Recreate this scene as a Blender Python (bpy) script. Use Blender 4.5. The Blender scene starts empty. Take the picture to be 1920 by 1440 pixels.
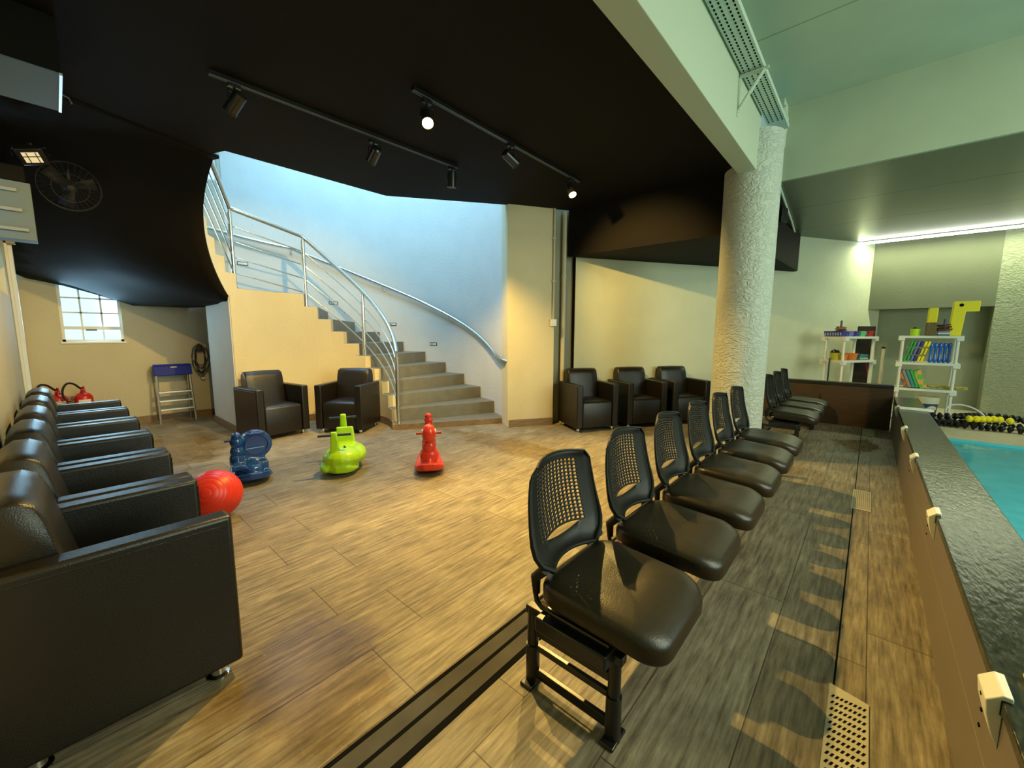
import bpy, bmesh, math, random
from mathutils import Vector, Matrix
PI = math.pi
R_ = math.radians
SC = bpy.context.scene
COL = SC.collection

# ------------------------------------------------------------------ camera
cam = bpy.data.cameras.new('camera')
cam_o = bpy.data.objects.new('camera', cam); COL.objects.link(cam_o)
FPX, YAW, PITCH, ROLL = 754.28, 0.725957, 0.123466, -0.003314
cam.sensor_width = 36.0; cam.lens = FPX / 1920 * 36.0; cam.clip_start = 0.02
_f = Vector((-math.sin(YAW) * math.cos(PITCH), math.cos(YAW) * math.cos(PITCH), -math.sin(PITCH)))
_r = Vector((math.cos(YAW), math.sin(YAW), 0)); _d = _f.cross(_r)
_R = _r * math.cos(ROLL) + _d * math.sin(ROLL); _D = -_r * math.sin(ROLL) + _d * math.cos(ROLL)
_m = Matrix(((_R.x, -_D.x, -_f.x), (_R.y, -_D.y, -_f.y), (_R.z, -_D.z, -_f.z)))
cam_o.matrix_world = Matrix.Translation((0, 0, 1.25)) @ _m.to_4x4()
SC.camera = cam_o

# ------------------------------------------------------------------ world, daylight, exposure
world = bpy.data.worlds.new('sky'); SC.world = world; world.use_nodes = True
wb = world.node_tree.nodes['Background']
wb.inputs[0].default_value = (0.42, 0.74, 1.0, 1); wb.inputs[1].default_value = 1.4
SC.view_settings.view_transform = 'Standard'; SC.view_settings.look = 'None'
SC.view_settings.exposure = 0.88; SC.view_settings.gamma = 1.0; SC.view_settings.use_curve_mapping = False
try:
    SC.cycles.use_denoising = True; SC.cycles.max_bounces = 10; SC.cycles.diffuse_bounces = 6
    SC.cycles.glossy_bounces = 4; SC.cycles.sample_clamp_indirect = 6.0; SC.cycles.caustics_reflective = False
    SC.cycles.caustics_refractive = False
except Exception:
    pass

def area(name, loc, target, sx, sy, power, col):
    l = bpy.data.lights.new(name, 'AREA'); l.shape = 'RECTANGLE'; l.size = sx; l.size_y = sy; l.energy = power; l.color = col
    o = bpy.data.objects.new(name, l); COL.objects.link(o); o.location = loc
    o.rotation_euler = (Vector(target) - Vector(loc)).to_track_quat('-Z', 'Y').to_euler()
    return o
area('daylight_pool_windows', (5.1, 3.2, 2.2), (-1, 3.2, 3.6), 4.2, 1.6, 115, (0.88, 1.0, 0.72))
area('added_pool_fill', (3.4, 2.6, 3.48), (3.3, 2.6, 0), 0.3, 2.8, 88, (1.0, 0.97, 0.72))  # added fill over the water to lift the shadows, no known lamp there
area('daylight_window', (-7.42, 0.33, 1.8), (-4, 0.9, 1.2), 0.5, 1.2, 14, (0.42, 0.76, 1.0))
area('daylight_stair_skylight', (-5.9, 2.2, 5.2), (-4.6, 4.0, 2.4), 1.6, 1.6, 85, (0.27, 0.62, 1.0))

# ------------------------------------------------------------------ materials
def nmat(name):
    m = bpy.data.materials.new(name); m.use_nodes = True
    nt = m.node_tree; b = nt.nodes['Principled BSDF']
    return m, nt, b
def setp(b, **k):
    for n, v in k.items():
        n = {'base': 'Base Color', 'rough': 'Roughness', 'metal': 'Metallic', 'spec': 'Specular IOR Level', 'emit': 'Emission Color',
             'es': 'Emission Strength', 'trans': 'Transmission Weight', 'coat': 'Coat Weight', 'alpha': 'Alpha', 'ior': 'IOR'}[n]
        if isinstance(v, tuple) and len(v) == 3: v = (*v, 1)
        b.inputs[n].default_value = v
def mat(name, base, rough=.5, metal=0., bump=0., bscale=40., var=0., spec=.5, vscale=3., stretch=None, coat=0., detail=4.):
    m, nt, b = nmat(name); setp(b, base=base, rough=rough, metal=metal, spec=spec, coat=coat)
    N, L = nt.nodes, nt.links
    if bump or var:
        tc = N.new('ShaderNodeTexCoord'); src = tc.outputs['Object']
        if stretch:
            mp = N.new('ShaderNodeMapping'); mp.inputs['Scale'].default_value = stretch; L.new(src, mp.inputs[0]); src = mp.outputs[0]
    if bump:
        n = N.new('ShaderNodeTexNoise'); n.inputs['Scale'].default_value = bscale; n.inputs['Detail'].default_value = detail
        L.new(src, n.inputs['Vector'])
        bp = N.new('ShaderNodeBump'); bp.inputs['Strength'].default_value = bump; bp.inputs['Distance'].default_value = .01
        L.new(n.outputs['Fac'], bp.inputs['Height']); L.new(bp.outputs[0], b.inputs['Normal'])
    if var:
        n = N.new('ShaderNodeTexNoise'); n.inputs['Scale'].default_value = vscale; n.inputs['Detail'].default_value = 5
        L.new(src, n.inputs['Vector'])
        r = N.new('ShaderNodeValToRGB'); c = Vector(base)
        r.color_ramp.elements[0].position = .3; r.color_ramp.elements[1].position = .7
        r.color_ramp.elements[0].color = (*(c * (1 - var)), 1); r.color_ramp.elements[1].color = (*[min(1, x * (1 + var)) for x in base], 1)
        L.new(n.outputs['Fac'], r.inputs[0]); L.new(r.outputs[0], b.inputs['Base Color'])
    return m
def emat(name, col, s):
    m, nt, b = nmat(name); setp(b, base=(.8, .8, .8), emit=col, es=s); return m

M = {}
M['cream'] = mat('cream_plaster', (.65, .565, .35), .75, bump=.35, bscale=38, var=.03)
M['cream_pale'] = mat('pale_cream_plaster', (.54, .50, .37), .75, bump=.35, bscale=38, var=.03)
M['white_wall'] = mat('pale_plaster', (.66, .645, .58), .75, bump=.3, bscale=38, var=.03)
M['green_wall'] = mat('pool_side_plaster', (.56, .58, .42), .75, bump=.3, bscale=38, var=.03)
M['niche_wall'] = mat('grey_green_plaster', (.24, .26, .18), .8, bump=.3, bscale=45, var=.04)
M['header_wall'] = mat('shaded_header_plaster', (.155, .165, .105), .8, bump=.3, bscale=45, var=.04)  # darker copy of the niche plaster, shade under the LED tube put into colour
M['black_paint'] = mat('black_ceiling_paint', (.0065, .005, .003), .75, bump=.15, bscale=60, spec=.14)
M['pool_ceiling'] = mat('pale_green_concrete', (.50, .60, .47), .7, bump=.2, bscale=30, var=.05, vscale=2)
M['beam_white'] = mat('pale_green_beam', (.48, .51, .38), .6, bump=.1, bscale=40)
M['grey_stone'] = mat('grey_stair_stone', (.16, .155, .125), .5, bump=.1, bscale=80, var=.12, vscale=9)
M['leather'] = mat('dark_leather', (.0075, .006, .004), .34, bump=.18, bscale=260, spec=.5)
M['vinyl'] = mat('dark_vinyl', (.020, .0145, .007), .36, bump=.1, bscale=220, spec=.45)
M['black_plastic'] = mat('black_plastic', (.0075, .008, .006), .5, bump=.08, bscale=200, spec=.35)
M['black_metal'] = mat('black_metal', (.010, .010, .010), .3, spec=.6)
M['chrome'] = mat('chrome', (.75, .74, .72), .14, 1.0)
M['steel'] = mat('brushed_steel', (.70, .68, .64), .24, 1.0)
M['alu'] = mat('aluminium', (.72, .72, .70), .35, .9)
M['white_plastic'] = mat('white_plastic', (.72, .72, .64), .45)
M['white_paint'] = mat('white_paint', (.75, .77, .76), .45)
M['dark_wood'] = mat('dark_brown_wood', (.045, .024, .010), .4, bump=.15, bscale=12, var=.35, vscale=6, stretch=(1, 6, 14))
M['skirt'] = mat('wood_skirting', (.22, .145, .075), .45, var=.25, vscale=6, stretch=(2, 2, 9))
M['stone_tile'] = mat('brown_stone_tile', (.175, .135, .10), .42, bump=.1, bscale=30, var=.22, vscale=5, stretch=(1, 1, 2.5))
M['granite'] = mat('black_granite', (.022, .026, .019), .17, var=.6, vscale=14, bump=.35, bscale=9, spec=.5, stretch=(9, 2.5, 4), detail=8)
M['grate'] = mat('drain_plastic', (.52, .48, .36), .5, var=.1, vscale=10)
M['trench'] = mat('trench_cover', (.075, .069, .056), .75, spec=.2, var=.2, vscale=7)
M['trench_dark'] = mat('trench_slot', (.005, .005, .004), .9, spec=.08)
M['deck'] = mat('beige_deck_stone', (.52, .46, .31), .55, var=.12, vscale=12, bump=.1, bscale=60)
M['pool_tile'] = mat('pool_tile', (.10, .50, .58), .4)
M['red'] = mat('red_plastic', (.62, .028, .012), .3, coat=.2)
M['ball_red'] = mat('red_ball_rubber', (.70, .030, .012), .38)
M['blue'] = mat('blue_plastic', (.008, .055, .23), .22, coat=.4)
M['lime'] = mat('lime_plastic', (.40, .68, .008), .34)
M['navy'] = mat('navy_grip', (.02, .025, .045), .5)
M['yellow'] = mat('yellow_foam', (.85, .72, .01), .55)
M['yellow_d'] = mat('dull_yellow_plastic', (.50, .44, .04), .5)
M['orange'] = mat('orange_plastic', (.72, .20, .03), .45)
M['green_p'] = mat('green_plastic', (.03, .36, .07), .45)
M['mint'] = mat('mint_plastic', (.10, .48, .22), .45)
M['teal'] = mat('teal_plastic', (.03, .25, .25), .45)
M['violet'] = mat('violet_plastic', (.16, .15, .50), .45)
M['blue_p'] = mat('blue_basket_plastic', (.025, .04, .30), .45)
M['blue_s'] = mat('shiny_blue_plastic', (.01, .12, .55), .16, coat=.5)
M['ladder_blue'] = mat('ladder_blue_plastic', (.005, .02, .30), .55, spec=.25)
M['dark_red'] = mat('dark_red_plastic', (.38, .02, .02), .4)
M['ext_red'] = mat('extinguisher_red', (.50, .012, .010), .3)
M['label_cream'] = mat('label_cream', (.68, .64, .50), .6)
M['label_white'] = mat('label_white', (.75, .75, .72), .6)
M['rubber'] = mat('black_rubber', (.008, .008, .008), .45)
M['cable_grey'] = mat('grey_cable', (.14, .15, .14), .5)
M['black_soft'] = mat('black_foam', (.006, .006, .006), .75)
M['brown'] = mat('brown_card', (.10, .05, .025), .7)
M['brown_dark'] = mat('dark_brown_mat', (.022, .012, .007), .7)
M['brown_bind'] = mat('brown_bundle', (.13, .10, .04), .8, var=.5, vscale=14, stretch=(9, 9, 1))
M['rope'] = mat('straw_rope', (.45, .38, .08), .85, bump=.4, bscale=80)
M['maroon'] = mat('maroon_cord', (.16, .05, .035), .6)
M['ochre'] = mat('ochre_cord', (.34, .22, .08), .6)
M['purple_grip'] = mat('purple_grip', (.07, .06, .16), .5)
M['bucket_blue'] = mat('bucket_blue', (.02, .06, .14), .4)
M['bucket_white'] = mat('bucket_white', (.60, .58, .42), .45)
M['foam_teal'] = mat('teal_foam', (.05, .16, .20), .6)
M['pink_tag'] = mat('pink_tag', (.65, .26, .18), .6)
M['ac_panel'] = mat('unit_underside', (.085, .125, .135), .6)
M['louver_body'] = mat('vent_panel_paint', (.12, .16, .165), .6)
M['slat'] = mat('vent_slat', (.26, .27, .23), .6)
M['brass'] = mat('brass_latch', (.36, .26, .13), .35, .8)
M['pipe'] = mat('painted_pipe', (.55, .50, .36), .5)
M['chase'] = mat('grey_chase_paint', (.30, .29, .20), .7, bump=.3, bscale=40)
M['dark_pvc'] = mat('dark_ceiling_boards', (.13, .145, .09), .3, var=.1, vscale=4)
M['yellow_mat2'] = mat('mat_orange', (.62, .33, .06), .6)
M['led'] = emat('led_tube_glow', (.93, 1.0, .85), 9.0)
M['lamp_hot'] = emat('lamp_glow', (1.0, .70, .22), 45.0)
M['lamp_side'] = emat('lamp_mouth', (1.0, .72, .3), 3.0)

# column / relief plaster
def relief(name, col):
    m, nt, b = nmat(name); setp(b, base=col, rough=.7)
    N, L = nt.nodes, nt.links
    tc = N.new('ShaderNodeTexCoord')
    n1 = N.new('ShaderNodeTexNoise'); n1.inputs['Scale'].default_value = 5.0; n1.inputs['Detail'].default_value = 3
    L.new(tc.outputs['Object'], n1.inputs['Vector'])
    mx = N.new('ShaderNodeMix'); mx.data_type = 'VECTOR'; mx.inputs['Factor'].default_value = .09
    L.new(tc.outputs['Object'], mx.inputs[4]); L.new(n1.outputs['Color'], mx.inputs[5])
    mp = N.new('ShaderNodeMapping'); mp.inputs['Scale'].default_value = (1, 1, 1.6); L.new(mx.outputs[1], mp.inputs[0])
    n2 = N.new('ShaderNodeTexNoise'); n2.inputs['Scale'].default_value = 17; n2.inputs['Detail'].default_value = 3; n2.inputs['Distortion'].default_value = 1.6
    L.new(mp.outputs[0], n2.inputs['Vector'])
    r = N.new('ShaderNodeValToRGB'); r.color_ramp.elements[0].position = .42; r.color_ramp.elements[1].position = .60
    L.new(n2.outputs['Fac'], r.inputs[0])
    bp = N.new('ShaderNodeBump'); bp.inputs['Strength'].default_value = .55; bp.inputs['Distance'].default_value = .02
    L.new(r.outputs[0], bp.inputs['Height']); L.new(bp.outputs[0], b.inputs['Normal'])
    return m
M['column'] = relief('relief_plaster', (.52, .54, .46))
M['rough_wall'] = relief('rough_relief_plaster', (.31, .33, .22))

# plank floor
PUDDLES = [(-1.45, .50, .40, .30), (-5.6, .55, .9, .7), (-.02, 6.0, .22, .45), (-3.0, 3.3, .9, .25)]
def floor_mat():
    m, nt, b = nmat('wood_plank_tiles'); N, L = nt.nodes, nt.links; setp(b, spec=.32)
    tc = N.new('ShaderNodeTexCoord'); sp = N.new('ShaderNodeSeparateXYZ'); L.new(tc.outputs['Object'], sp.inputs[0])
    ax = N.new('ShaderNodeMath'); ax.operation = 'ADD'; ax.inputs[1].default_value = 1.385 + .295 * 60
    ay = N.new('ShaderNodeMath'); ay.operation = 'ADD'; ay.inputs[1].default_value = -.966 + 1.2 * 20
    L.new(sp.outputs['X'], ax.inputs[0]); L.new(sp.outputs['Y'], ay.inputs[0])
    cb = N.new('ShaderNodeCombineXYZ'); L.new(ay.outputs[0], cb.inputs[0]); L.new(ax.outputs[0], cb.inputs[1])
    br = N.new('ShaderNodeTexBrick'); br.offset = .2; br.offset_frequency = 2; br.squash = 1
    br.inputs['Scale'].default_value = 1; br.inputs['Brick Width'].default_value = 1.2; br.inputs['Row Height'].default_value = .295
    br.inputs['Mortar Size'].default_value = .0022; br.inputs['Mortar Smooth'].default_value = .2; br.inputs['Bias'].default_value = 0
    br.inputs['Color1'].default_value = (.275, .235, .165, 1); br.inputs['Color2'].default_value = (.355, .315, .235, 1)
    br.inputs['Mortar'].default_value = (.09, .07, .045, 1)
    L.new(cb.outputs[0], br.inputs['Vector'])
    mp = N.new('ShaderNodeMapping'); mp.inputs['Scale'].default_value = (34, 2.6, 1); L.new(tc.outputs['Object'], mp.inputs[0])
    g = N.new('ShaderNodeTexNoise'); g.inputs['Scale'].default_value = 1.6; g.inputs['Detail'].default_value = 8; g.inputs['Roughness'].default_value = .65
    L.new(mp.outputs[0], g.inputs['Vector'])
    gr = N.new('ShaderNodeValToRGB'); gr.color_ramp.elements[0].position = .3; gr.color_ramp.elements[1].position = .72
    gr.color_ramp.elements[0].color = (.30, .27, .23, 1); gr.color_ramp.elements[1].color = (1.28, 1.25, 1.18, 1)
    L.new(g.outputs['Fac'], gr.inputs[0])
    mu = N.new('ShaderNodeMix'); mu.data_type = 'RGBA'; mu.blend_type = 'MULTIPLY'; mu.inputs['Factor'].default_value = 1
    L.new(br.outputs['Color'], mu.inputs[6]); L.new(gr.outputs[0], mu.inputs[7])
    mt = N.new('ShaderNodeTexNoise'); mt.inputs['Scale'].default_value = 3.5; mt.inputs['Detail'].default_value = 7; mt.inputs['Roughness'].default_value = .7
    L.new(tc.outputs['Object'], mt.inputs['Vector'])
    mr0 = N.new('ShaderNodeMapRange'); mr0.inputs['From Min'].default_value = .3; mr0.inputs['From Max'].default_value = .7; mr0.inputs['To Min'].default_value = .70; mr0.inputs['To Max'].default_value = 1.22
    L.new(mt.outputs['Fac'], mr0.inputs['Value'])
    mo = N.new('ShaderNodeMix'); mo.data_type = 'RGBA'; mo.blend_type = 'MULTIPLY'; mo.inputs['Factor'].default_value = 1
    L.new(mu.outputs[2], mo.inputs[6]); L.new(mr0.outputs[0], mo.inputs[7]); mu = mo
    # grime and wetness
    w = N.new('ShaderNodeTexNoise'); w.inputs['Scale'].default_value = .75; w.inputs['Detail'].default_value = 6; w.inputs['Roughness'].default_value = .6
    L.new(tc.outputs['Object'], w.inputs['Vector'])
    wr = N.new('ShaderNodeValToRGB'); wr.color_ramp.elements[0].position = .60; wr.color_ramp.elements[1].position = .70
    L.new(w.outputs['Fac'], wr.inputs[0])
    dk = N.new('ShaderNodeMix'); dk.data_type = 'RGBA'; dk.blend_type = 'MULTIPLY'
    dk.inputs[7].default_value = (.74, .62, .42, 1)
    wet = wr.outputs[0]; L.new(mu.outputs[2], dk.inputs[6]); L.new(dk.outputs[2], b.inputs['Base Color'])
    for (px, py, sx, sy) in PUDDLES:
        mp2 = N.new('ShaderNodeMapping'); mp2.vector_type = 'POINT'; mp2.inputs['Location'].default_value = (-px / sx, -py / sy, 0); mp2.inputs['Scale'].default_value = (1 / sx, 1 / sy, 0)
        L.new(tc.outputs['Object'], mp2.inputs[0]); ln = N.new('ShaderNodeVectorMath'); ln.operation = 'LENGTH'; L.new(mp2.outputs[0], ln.inputs[0])
        nn2 = N.new('ShaderNodeTexNoise'); nn2.inputs['Scale'].default_value = 5; nn2.inputs['Detail'].default_value = 5; L.new(tc.outputs['Object'], nn2.inputs['Vector'])
        ad = N.new('ShaderNodeMath'); ad.operation = 'MULTIPLY_ADD'; ad.inputs[1].default_value = 1.6; L.new(nn2.outputs['Fac'], ad.inputs[0]); L.new(ln.outputs['Value'], ad.inputs[2])
        mr = N.new('ShaderNodeMapRange'); mr.inputs['From Min'].default_value = 1.95; mr.inputs['From Max'].default_value = 1.5; L.new(ad.outputs[0], mr.inputs['Value'])
        mx2 = N.new('ShaderNodeMath'); mx2.operation = 'MAXIMUM'; L.new(wet, mx2.inputs[0]); L.new(mr.outputs[0], mx2.inputs[1]); wet = mx2.outputs[0]
    L.new(wet, dk.inputs[0])
    rr = N.new('ShaderNodeMapRange'); rr.inputs['To Min'].default_value = .50; rr.inputs['To Max'].default_value = .24
    L.new(wet, rr.inputs['Value']); L.new(rr.outputs[0], b.inputs['Roughness'])
    bp = N.new('ShaderNodeBump'); bp.inputs['Strength'].default_value = .12; bp.inputs['Distance'].default_value = .004
    L.new(g.outputs['Fac'], bp.inputs['Height']); L.new(bp.outputs[0], b.inputs['Normal'])
    return m
M['floor'] = floor_mat()

def line_mat(name, base, line, axis, pos, w, rough):
    """flat paint with straight joints across one axis"""
    m, nt, b = nmat(name); N, L = nt.nodes, nt.links; setp(b, rough=rough)
    tc = N.new('ShaderNodeTexCoord'); sp = N.new('ShaderNodeSeparateXYZ'); L.new(tc.outputs['Object'], sp.inputs[0])
    prev = None
    for p in pos:
        a = N.new('ShaderNodeMath'); a.operation = 'COMPARE'; a.inputs[1].default_value = p; a.inputs[2].default_value = w
        L.new(sp.outputs[axis], a.inputs[0])
        if prev:
            mx = N.new('ShaderNodeMath'); mx.operation = 'MAXIMUM'; L.new(prev.outputs[0], mx.inputs[0]); L.new(a.outputs[0], mx.inputs[1]); prev = mx
        else: prev = a
    n = N.new('ShaderNodeTexNoise'); n.inputs['Scale'].default_value = 2.5; n.inputs['Detail'].default_value = 6; L.new(tc.outputs['Object'], n.inputs['Vector'])
    r = N.new('ShaderNodeValToRGB'); r.color_ramp.elements[0].color = (*[c * .88 for c in base], 1); r.color_ramp.elements[1].color = (*[c * 1.1 for c in base], 1)
    L.new(n.outputs['Fac'], r.inputs[0])
    mix = N.new('ShaderNodeMix'); mix.data_type = 'RGBA'; L.new(prev.outputs[0], mix.inputs[0]); L.new(r.outputs[0], mix.inputs[6]); mix.inputs[7].default_value = (*line, 1)
    L.new(mix.outputs[2], b.inputs['Base Color'])
    return m
M['pool_ceiling'] = line_mat('pale_green_slab', (.43, .47, .34), (.25, .29, .20), 'Y', (.9, 2.42, 3.94), .008, .7)
M['dark_boards'] = line_mat('dark_boards', (.12, .135, .085), (.02, .025, .015), 'Y', (6.47, 7.75, 9.0), .012, .33)
M['tile_face'] = line_mat('brown_stone_tiles', (.17, .143, .122), (.32, .28, .24), 'Z', (.235,), .0022, .4)

# water and glass
def water_mat():
    m, nt, b = nmat('pool_water'); N, L = nt.nodes, nt.links
    setp(b, base=(.03, .42, .52), rough=.06, spec=.35)
    tc = N.new('ShaderNodeTexCoord'); n = N.new('ShaderNodeTexNoise'); n.inputs['Scale'].default_value = 5; n.inputs['Detail'].default_value = 3
    L.new(tc.outputs['Object'], n.inputs['Vector'])
    bp = N.new('ShaderNodeBump'); bp.inputs['Strength'].default_value = .25; bp.inputs['Distance'].default_value = .02
    L.new(n.outputs['Fac'], bp.inputs['Height']); L.new(bp.outputs[0], b.inputs['Normal'])
    r = N.new('ShaderNodeValToRGB'); r.color_ramp.elements[0].color = (.015, .30, .42, 1); r.color_ramp.elements[1].color = (.05, .50, .60, 1)
    L.new(n.outputs['Fac'], r.inputs[0]); L.new(r.outputs[0], b.inputs['Base Color'])
    return m
M['water'] = water_mat()
def glass_mat():
    m = bpy.data.materials.new('window_glass'); m.use_nodes = True; nt = m.node_tree; N, L = nt.nodes, nt.links
    N.remove(N['Principled BSDF']); out = N['Material Output']
    t = N.new('ShaderNodeBsdfTransparent'); t.inputs[0].default_value = (.93, .97, 1, 1); g = N.new('ShaderNodeBsdfGlossy'); g.inputs['Roughness'].default_value = .05
    x = N.new('ShaderNodeMixShader'); x.inputs[0].default_value = .06
    L.new(t.outputs[0], x.inputs[1]); L.new(g.outputs[0], x.inputs[2]); L.new(x.outputs[0], out.inputs[0])
    return m
M['glass'] = glass_mat()
def check_mat(name, c1, c2, s):
    m, nt, b = nmat(name); N, L = nt.nodes, nt.links; setp(b, rough=.6)
    tc = N.new('ShaderNodeTexCoord'); ck = N.new('ShaderNodeTexChecker'); ck.inputs['Scale'].default_value = s
    ck.inputs[1].default_value = (*c1, 1); ck.inputs[2].default_value = (*c2, 1)
    mp = N.new('ShaderNodeMapping'); mp.inputs['Location'].default_value = (.013, .017, .011); L.new(tc.outputs['Object'], mp.inputs[0])
    L.new(mp.outputs[0], ck.inputs[0]); L.new(ck.outputs[0], b.inputs['Base Color'])
    return m
M['ck_orange'] = check_mat('foam_orange_brown', (.50, .20, .05), (.24, .09, .03), 14)
M['ck_grey'] = check_mat('foam_grey_pink', (.20, .24, .28), (.42, .20, .13), 14)
M['ck_green'] = check_mat('foam_green_orange', (.10, .42, .06), (.68, .36, .08), 14)

# ------------------------------------------------------------------ mesh helpers
class MB:
    def __init__(s): s.v = []; s.f = []; s.mi = []
    def add(s, vs, fs, mi=0):
        o = len(s.v); s.v += [tuple(v) for v in vs]; s.f += [tuple(i + o for i in f) for f in fs]; s.mi += [mi] * len(fs); return s
    def box(s, c, d, rot=None, mi=0, taper=1.0):
        x, y, z = d[0] / 2, d[1] / 2, d[2] / 2; t = taper
        vs = [Vector(p) for p in ((-x, -y, -z), (x, -y, -z), (x, y, -z), (-x, y, -z), (-x * t, -y * t, z), (x * t, -y * t, z), (x * t, y * t, z), (-x * t, y * t, z))]
        if rot is not None: vs = [rot @ v for v in vs]
        return s.add([v + Vector(c) for v in vs], [(3, 2, 1, 0), (4, 5, 6, 7), (0, 1, 5, 4), (1, 2, 6, 5), (2, 3, 7, 6), (3, 0, 4, 7)], mi)
    def b2(s, p, q, mi=0):
        return s.box([(a + b) / 2 for a, b in zip(p, q)], [abs(a - b) for a, b in zip(p, q)], mi=mi)
    def prism(s, poly, z0, z1, mi=0):
        n = len(poly); vs = [(x, y, z0) for x, y in poly] + [(x, y, z1) for x, y in poly]
        a = sum(poly[i][0] * poly[(i + 1) % n][1] - poly[(i + 1) % n][0] * poly[i][1] for i in range(n))
        fs = [tuple(range(n - 1, -1, -1)), tuple(range(n, 2 * n))] + [(i, (i + 1) % n, n + (i + 1) % n, n + i) for i in range(n)]
        if a < 0: fs = [f[::-1] for f in fs]
        return s.add(vs, fs, mi)
    def ext(s, poly, o, u, w, t, mi=0):
        """polygon in the plane (o; u, w), thickened along u x w by t"""
        o, u, w = Vector(o), Vector(u), Vector(w); n = u.cross(w).normalized() * t; k = len(poly)
        vs = [o + u * a + w * b for a, b in poly]; vs += [v + n for v in vs]
        a = sum(poly[i][0] * poly[(i + 1) % k][1] - poly[(i + 1) % k][0] * poly[i][1] for i in range(k))
        fs = [tuple(range(k - 1, -1, -1)), tuple(range(k, 2 * k))] + [(i, (i + 1) % k, k + (i + 1) % k, k + i) for i in range(k)]
        if (a < 0) != (t < 0): fs = [f[::-1] for f in fs]
        return s.add(vs, fs, mi)
    def tube(s, pts, r, n=10, closed=False, mi=0, caps=True):
        pts = [Vector(p) for p in pts]; k = len(pts); rings = []; up = None
        for i, p in enumerate(pts):
            if closed: t = pts[(i + 1) % k] - pts[i - 1]
            else: t = (pts[min(i + 1, k - 1)] - pts[max(i - 1, 0)])
            t.normalize()
            if up is None:
                up = Vector((0, 0, 1)) if abs(t.z) < .9 else Vector((1, 0, 0))
            a = t.cross(up)
            if a.length < 1e-4: a = t.cross(Vector((0, 1, 0)))
            a.normalize(); b = a.cross(t); up = b
            rr = r[i] if isinstance(r, (list, tuple)) else r
            rings.append([p + (a * math.cos(2 * PI * j / n) + b * math.sin(2 * PI * j / n)) * rr for j in range(n)])
        vs = [v for g in rings for v in g]; fs = []
        for i in range(k if closed else k - 1):
            i2 = (i + 1) % k
            for j in range(n): fs.append((i * n + j, i * n + (j + 1) % n, i2 * n + (j + 1) % n, i2 * n + j))
        if caps and not closed: fs += [tuple(range(n - 1, -1, -1)), tuple((k - 1) * n + j for j in range(n))]
        return s.add(vs, fs, mi)
    def lathe(s, prof, c=(0, 0, 0), n=24, rot=None, mi=0):
        vs = []; fs = []
        for r, z in prof:
            for j in range(n):
                v = Vector((r * math.cos(2 * PI * j / n), r * math.sin(2 * PI * j / n), z))
                vs.append((rot @ v if rot is not None else v) + Vector(c))
        k = len(prof)
        for i in range(k - 1):
            for j in range(n): fs.append((i * n + j, i * n + (j + 1) % n, (i + 1) * n + (j + 1) % n, (i + 1) * n + j))
        if prof[0][0] > 1e-5: fs.append(tuple(range(n - 1, -1, -1)))
        if prof[-1][0] > 1e-5: fs.append(tuple((k - 1) * n + j for j in range(n)))
        return s.add(vs, fs, mi)
    def ball(s, c, r, nu=16, nv=10, rot=None, mi=0):
        r = (r, r, r) if not isinstance(r, (tuple, list)) else r; vs = []; fs = []
        for i in range(nv + 1):
            a = PI * i / nv
            for j in range(nu):
                b = 2 * PI * j / nu; v = Vector((r[0] * math.sin(a) * math.cos(b), r[1] * math.sin(a) * math.sin(b), -r[2] * math.cos(a)))
                vs.append((rot @ v if rot is not None else v) + Vector(c))
        for i in range(nv):
            for j in range(nu): fs.append((i * nu + j, i * nu + (j + 1) % nu, (i + 1) * nu + (j + 1) % nu, (i + 1) * nu + j))
        return s.add(vs, fs, mi)
    def build(s, name, m, parent=None, bevel=0., smooth=True, ang=38, seg=2, loc=None, rotz=None, fixn=False):
        me = bpy.data.meshes.new(name); me.from_pydata(s.v, [], s.f)
        if fixn:
            bm = bmesh.new(); bm.from_mesh(me); bmesh.ops.recalc_face_normals(bm, faces=bm.faces); bm.to_mesh(me); bm.free()
        ms = m if isinstance(m, (list, tuple)) else [m]
        for x in ms: me.materials.append(M[x] if isinstance(x, str) else x)
        if len(ms) > 1: me.polygons.foreach_set('material_index', s.mi)
        me.validate(); me.update()
        if smooth:
            me.polygons.foreach_set('use_smooth', [True] * len(me.polygons)); me.set_sharp_from_angle(angle=R_(ang))
        o = bpy.data.objects.new(name, me); COL.objects.link(o)
        if parent: o.parent = parent
        if loc: o.location = loc
        if rotz is not None: o.rotation_euler = (0, 0, rotz)
        if bevel:
            b = o.modifiers.new('bevel', 'BEVEL'); b.width = bevel; b.segments = seg; b.limit_method = 'ANGLE'; b.angle_limit = R_(35); b.harden_normals = False
        return o
def rz(a): return Matrix.Rotation(a, 3, 'Z')
def rx(a): return Matrix.Rotation(a, 3, 'X')
def ry(a): return Matrix.Rotation(a, 3, 'Y')
def rring(w, d, rad, n=6):
    """rounded rectangle, counterclockwise"""
    out = []
    for cx, cy, a0 in ((w / 2 - rad, d / 2 - rad, 0), (-w / 2 + rad, d / 2 - rad, 90), (-w / 2 + rad, -d / 2 + rad, 180), (w / 2 - rad, -d / 2 + rad, 270)):
        for i in range(n + 1):
            a = R_(a0 + 90 * i / n); out.append((cx + rad * math.cos(a), cy + rad * math.sin(a)))
    return out
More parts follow.
